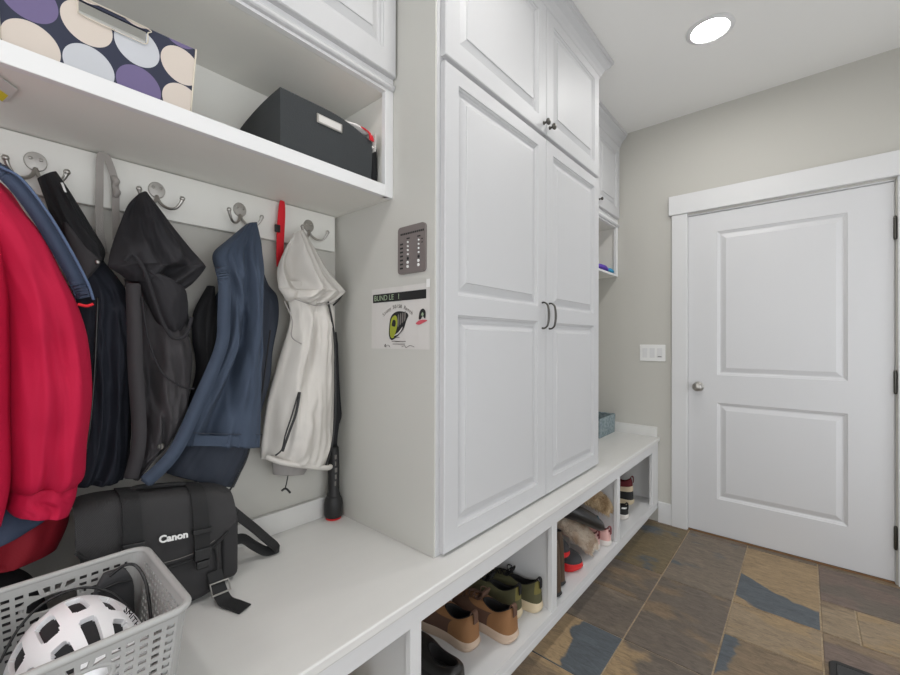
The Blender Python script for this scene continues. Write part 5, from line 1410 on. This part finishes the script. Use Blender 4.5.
bm = B(); S = spline([(-.99, 1.84, .430, .04, .034), (-.94, 1.885, .415, .052, .040), (-.90, 1.945, .388, .058, .042), (-.87, 2.015, .348, .058, .040), (-.85, 2.075, .312, .050, .036), (-.838, 2.12, .285, .032, .024)], 24)
loft(bm, [[(x - .7 * a * math.cos(q), y + .55 * a * math.cos(q), z + b_ * math.sin(q)) for q in [2 * PI * k / 28 for k in range(28)]] for x, y, z, a, b_ in S])
obj('shaft', bm, M['blkleather'], o, smooth=True)
coil('trim_band', [(S[17][0] + .034, S[17][1] - .02, S[17][2] + .004), (S[18][0] + .012, S[18][1] + .0, S[18][2] + .030), (S[19][0] - .022, S[19][1] + .03, S[19][2] + .016)], .004, mat('teal_band', (40, 90, 110), .5), o, 12)
pkm = dict(sole=M['whrub'], upper=M['pink'], lining=M['pinkd'], overlay=M['pinkd'], laces=M['ink'])
shoe('sneaker', 'small pink sneaker with white sole, the nearer of the pink pair', (-.850, 2.118), IN - .05, mats=pkm, overlay=lambda f, v: f < .02 and .55 < v < .9, L=.21, W=.074, zs=.030, zc=.080, tab=.008, group='pink sneakers')
shoe('sneaker', 'small pink sneaker with white sole, the one beside the divider', (-.822, 2.204), IN - .05, mats=pkm, overlay=lambda f, v: f < .02 and .55 < v < .9, L=.21, W=.074, zs=.030, zc=.080, tab=.008, group='pink sneakers')

# fourth cubby
shoe('high_top', 'cream and burgundy high top sneaker in the cubby nearest the door', (-.905, 2.865), IN + .10, mats=dict(sole=M['solec'], upper=M['cream'], lining=M['burg'], overlay=M['dkprint'], laces=M['ink'], tab=M['burg'], tongue=M['burg'], collar=M['burg'], collar_zone=lambda f, v: f < .5 and v > .64), overlay=lambda f, v: (f < .45 and v < .36), L=.27, W=.100, zs=.034, zc=.150, zf=.165, tab=.020)
shoe('sneaker', 'black and white sneaker just past the divider in the cubby nearest the door', (-.858, 2.600), IN - .05, mats=dict(sole=M['whrub'], upper=M['dkprint'], lining=M['lining'], overlay=M['ink'], laces=M['ink']), overlay=lambda f, v: f < .12 and .35 < v < .6, L=.26, W=.092, zs=.032, zc=.085)

# ------------------------------------------------------------------ far end of the bench and cubby
def woven_basket():
    x0, x1, y0, y1 = -1.36, -1.090, 2.76, 3.052
    t = thing('woven_basket', 'small blue grey woven basket on the bench end beside the door wall', 'basket', ((x0 + x1) / 2, (y0 + y1) / 2, ZB))
    soft_box('basket_walls', x0, x1, y0, y1 - .006, ZB + .0008, ZB + .128, .004, 0, .007, t, M['bbasket'])
    boxo('liner', (x0 + .010, x1 - .010, y0 + .010, y1 - .016, ZB + .008, ZB + .05), M['bbin'], t, .004)
    bm = B(); tube(bm, [(x0 - .001, y0 - .001, ZB + .128), (x1 + .001, y0 - .001, ZB + .128), (x1 + .001, y1 - .005, ZB + .128), (x0 - .001, y1 - .005, ZB + .128)], .005, 8, closed=True); obj('rim', bm, M['bbasket'], t)
woven_basket()

def blobcloth(name, label, cat_, rows, m, seed):
    bm = B(); S = spline(rows, 24); rings = []
    for i, (x, y, z, a, b_) in enumerate(S):
        rings.append([(x + a * math.cos(q), y + .004 * math.sin(3 * q + i), z + b_ * (1 + .25 * math.sin(4 * q + seed + i * .4)) * math.sin(q)) for q in [2 * PI * k / 24 for k in range(24)]])
    loft(bm, rings); o = obj(name, bm, m, None, smooth=True); return tag(o, label, cat_)
blobcloth('scarf', 'bright purple folded cloth on the wall cabinet cubby shelf', 'cloth', [(-1.12, 2.70, 1.729, .02, .010), (-1.125, 2.78, 1.736, .04, .018), (-1.125, 2.88, 1.739, .040, .020), (-1.12, 2.925, 1.733, .03, .014)], M['purple'], 1)
blobcloth('scarf', 'turquoise folded cloth at the right end of the cubby shelf', 'cloth', [(-1.115, 2.935, 1.729, .025, .012), (-1.115, 2.97, 1.732, .034, .016), (-1.11, 3.01, 1.726, .028, .011), (-1.11, 3.03, 1.723, .012, .007)], M['teal'], 2)
o = obj('cap', garment([(2.80, 1.985, 2.90, 1.985, -1.28, -1.22), (2.78, 1.93, 2.93, 1.93, -1.31, -1.20), (2.76, 1.83, 2.92, 1.83, -1.33, -1.195), (2.76, 1.713, 2.90, 1.713, -1.33, -1.20)], n_v=24, seed=60, wr=.006), M['burg'], None, smooth=True)
o.name = 'garment_pile'; tag(o, 'dark red folded garment at the back of the wall cabinet cubby', 'garment')

# floor mat
def mat_floor():
    t = thing('floor_mat', 'charcoal floor mat with a raised black border on the slate floor', 'mat', (.35, 1.85, 0))
    x0, x1, y0, y1 = .014, .70, 1.43, 2.180; r = .03
    def rr(d):
        P = []
        for cx, cy, a in ((x1 - r, y1 - r, 0), (x0 + r, y1 - r, 90), (x0 + r, y0 + r, 180), (x1 - r, y0 + r, 270)):
            for k in range(7):
                q = math.radians(a + 15 * k); P.append((cx + (r - d) * math.cos(q), cy + (r - d) * math.sin(q)))
        return P
    A, Bq, Cq = rr(0), rr(.004), rr(.020)
    bm = B(); loft(bm, [[(x, y, z) for x, y in P] for P, z in ((A, .0005), (A, .006), (Bq, .010), (Cq, .010), (rr(.022), .006))], cap1=True)
    obj('border', bm, M['blkrubber'], t)
    bm = B(); loft(bm, [[(x, y, z) for x, y in rr(.0225)] for z in (.0062, .009)]); obj('pile', bm, M['matt'], t)
mat_floor()

# ------------------------------------------------------------------ world, camera, view
w = bpy.data.worlds.new('world'); scene.world = w; w.use_nodes = True
w.node_tree.nodes['Background'].inputs[0].default_value = (.93, .96, 1.0, 1); w.node_tree.nodes['Background'].inputs[1].default_value = 2.15

cam = bpy.data.cameras.new('camera'); co = bpy.data.objects.new('camera', cam); C.objects.link(co)
f, yaw, h, cx, cy, roll, pitch = 409.617, 41.005, 1.2235, 447.83, 339.60, .1835, .2509
a, t_, r_ = math.radians(yaw), math.radians(pitch), math.radians(roll)
R0 = Vector((math.cos(a), math.sin(a), 0)); F0 = Vector((-math.sin(a), math.cos(a), 0)); Zv = Vector((0, 0, 1))
Fw = F0 * math.cos(t_) + Zv * math.sin(t_); U0 = -F0 * math.sin(t_) + Zv * math.cos(t_)
Rr = R0 * math.cos(r_) + U0 * math.sin(r_); Ur = -R0 * math.sin(r_) + U0 * math.cos(r_)
mw = Matrix((Rr, Ur, -Fw)).transposed().to_4x4(); mw.translation = (-.056, .017, h)
co.matrix_world = mw
cam.sensor_width = 36; cam.lens = f * 36 / 900; cam.shift_x = (450 - cx) / 900; cam.shift_y = (cy - 337.5) / 900
cam.clip_start = .02
scene.camera = co
scene.view_settings.view_transform = 'Standard'; scene.view_settings.look = 'None'
scene.view_settings.exposure = 0.40; scene.view_settings.gamma = 1.0
scene.view_settings.use_curve_mapping = False
scene.cycles.max_bounces = 14; scene.cycles.diffuse_bounces = 10
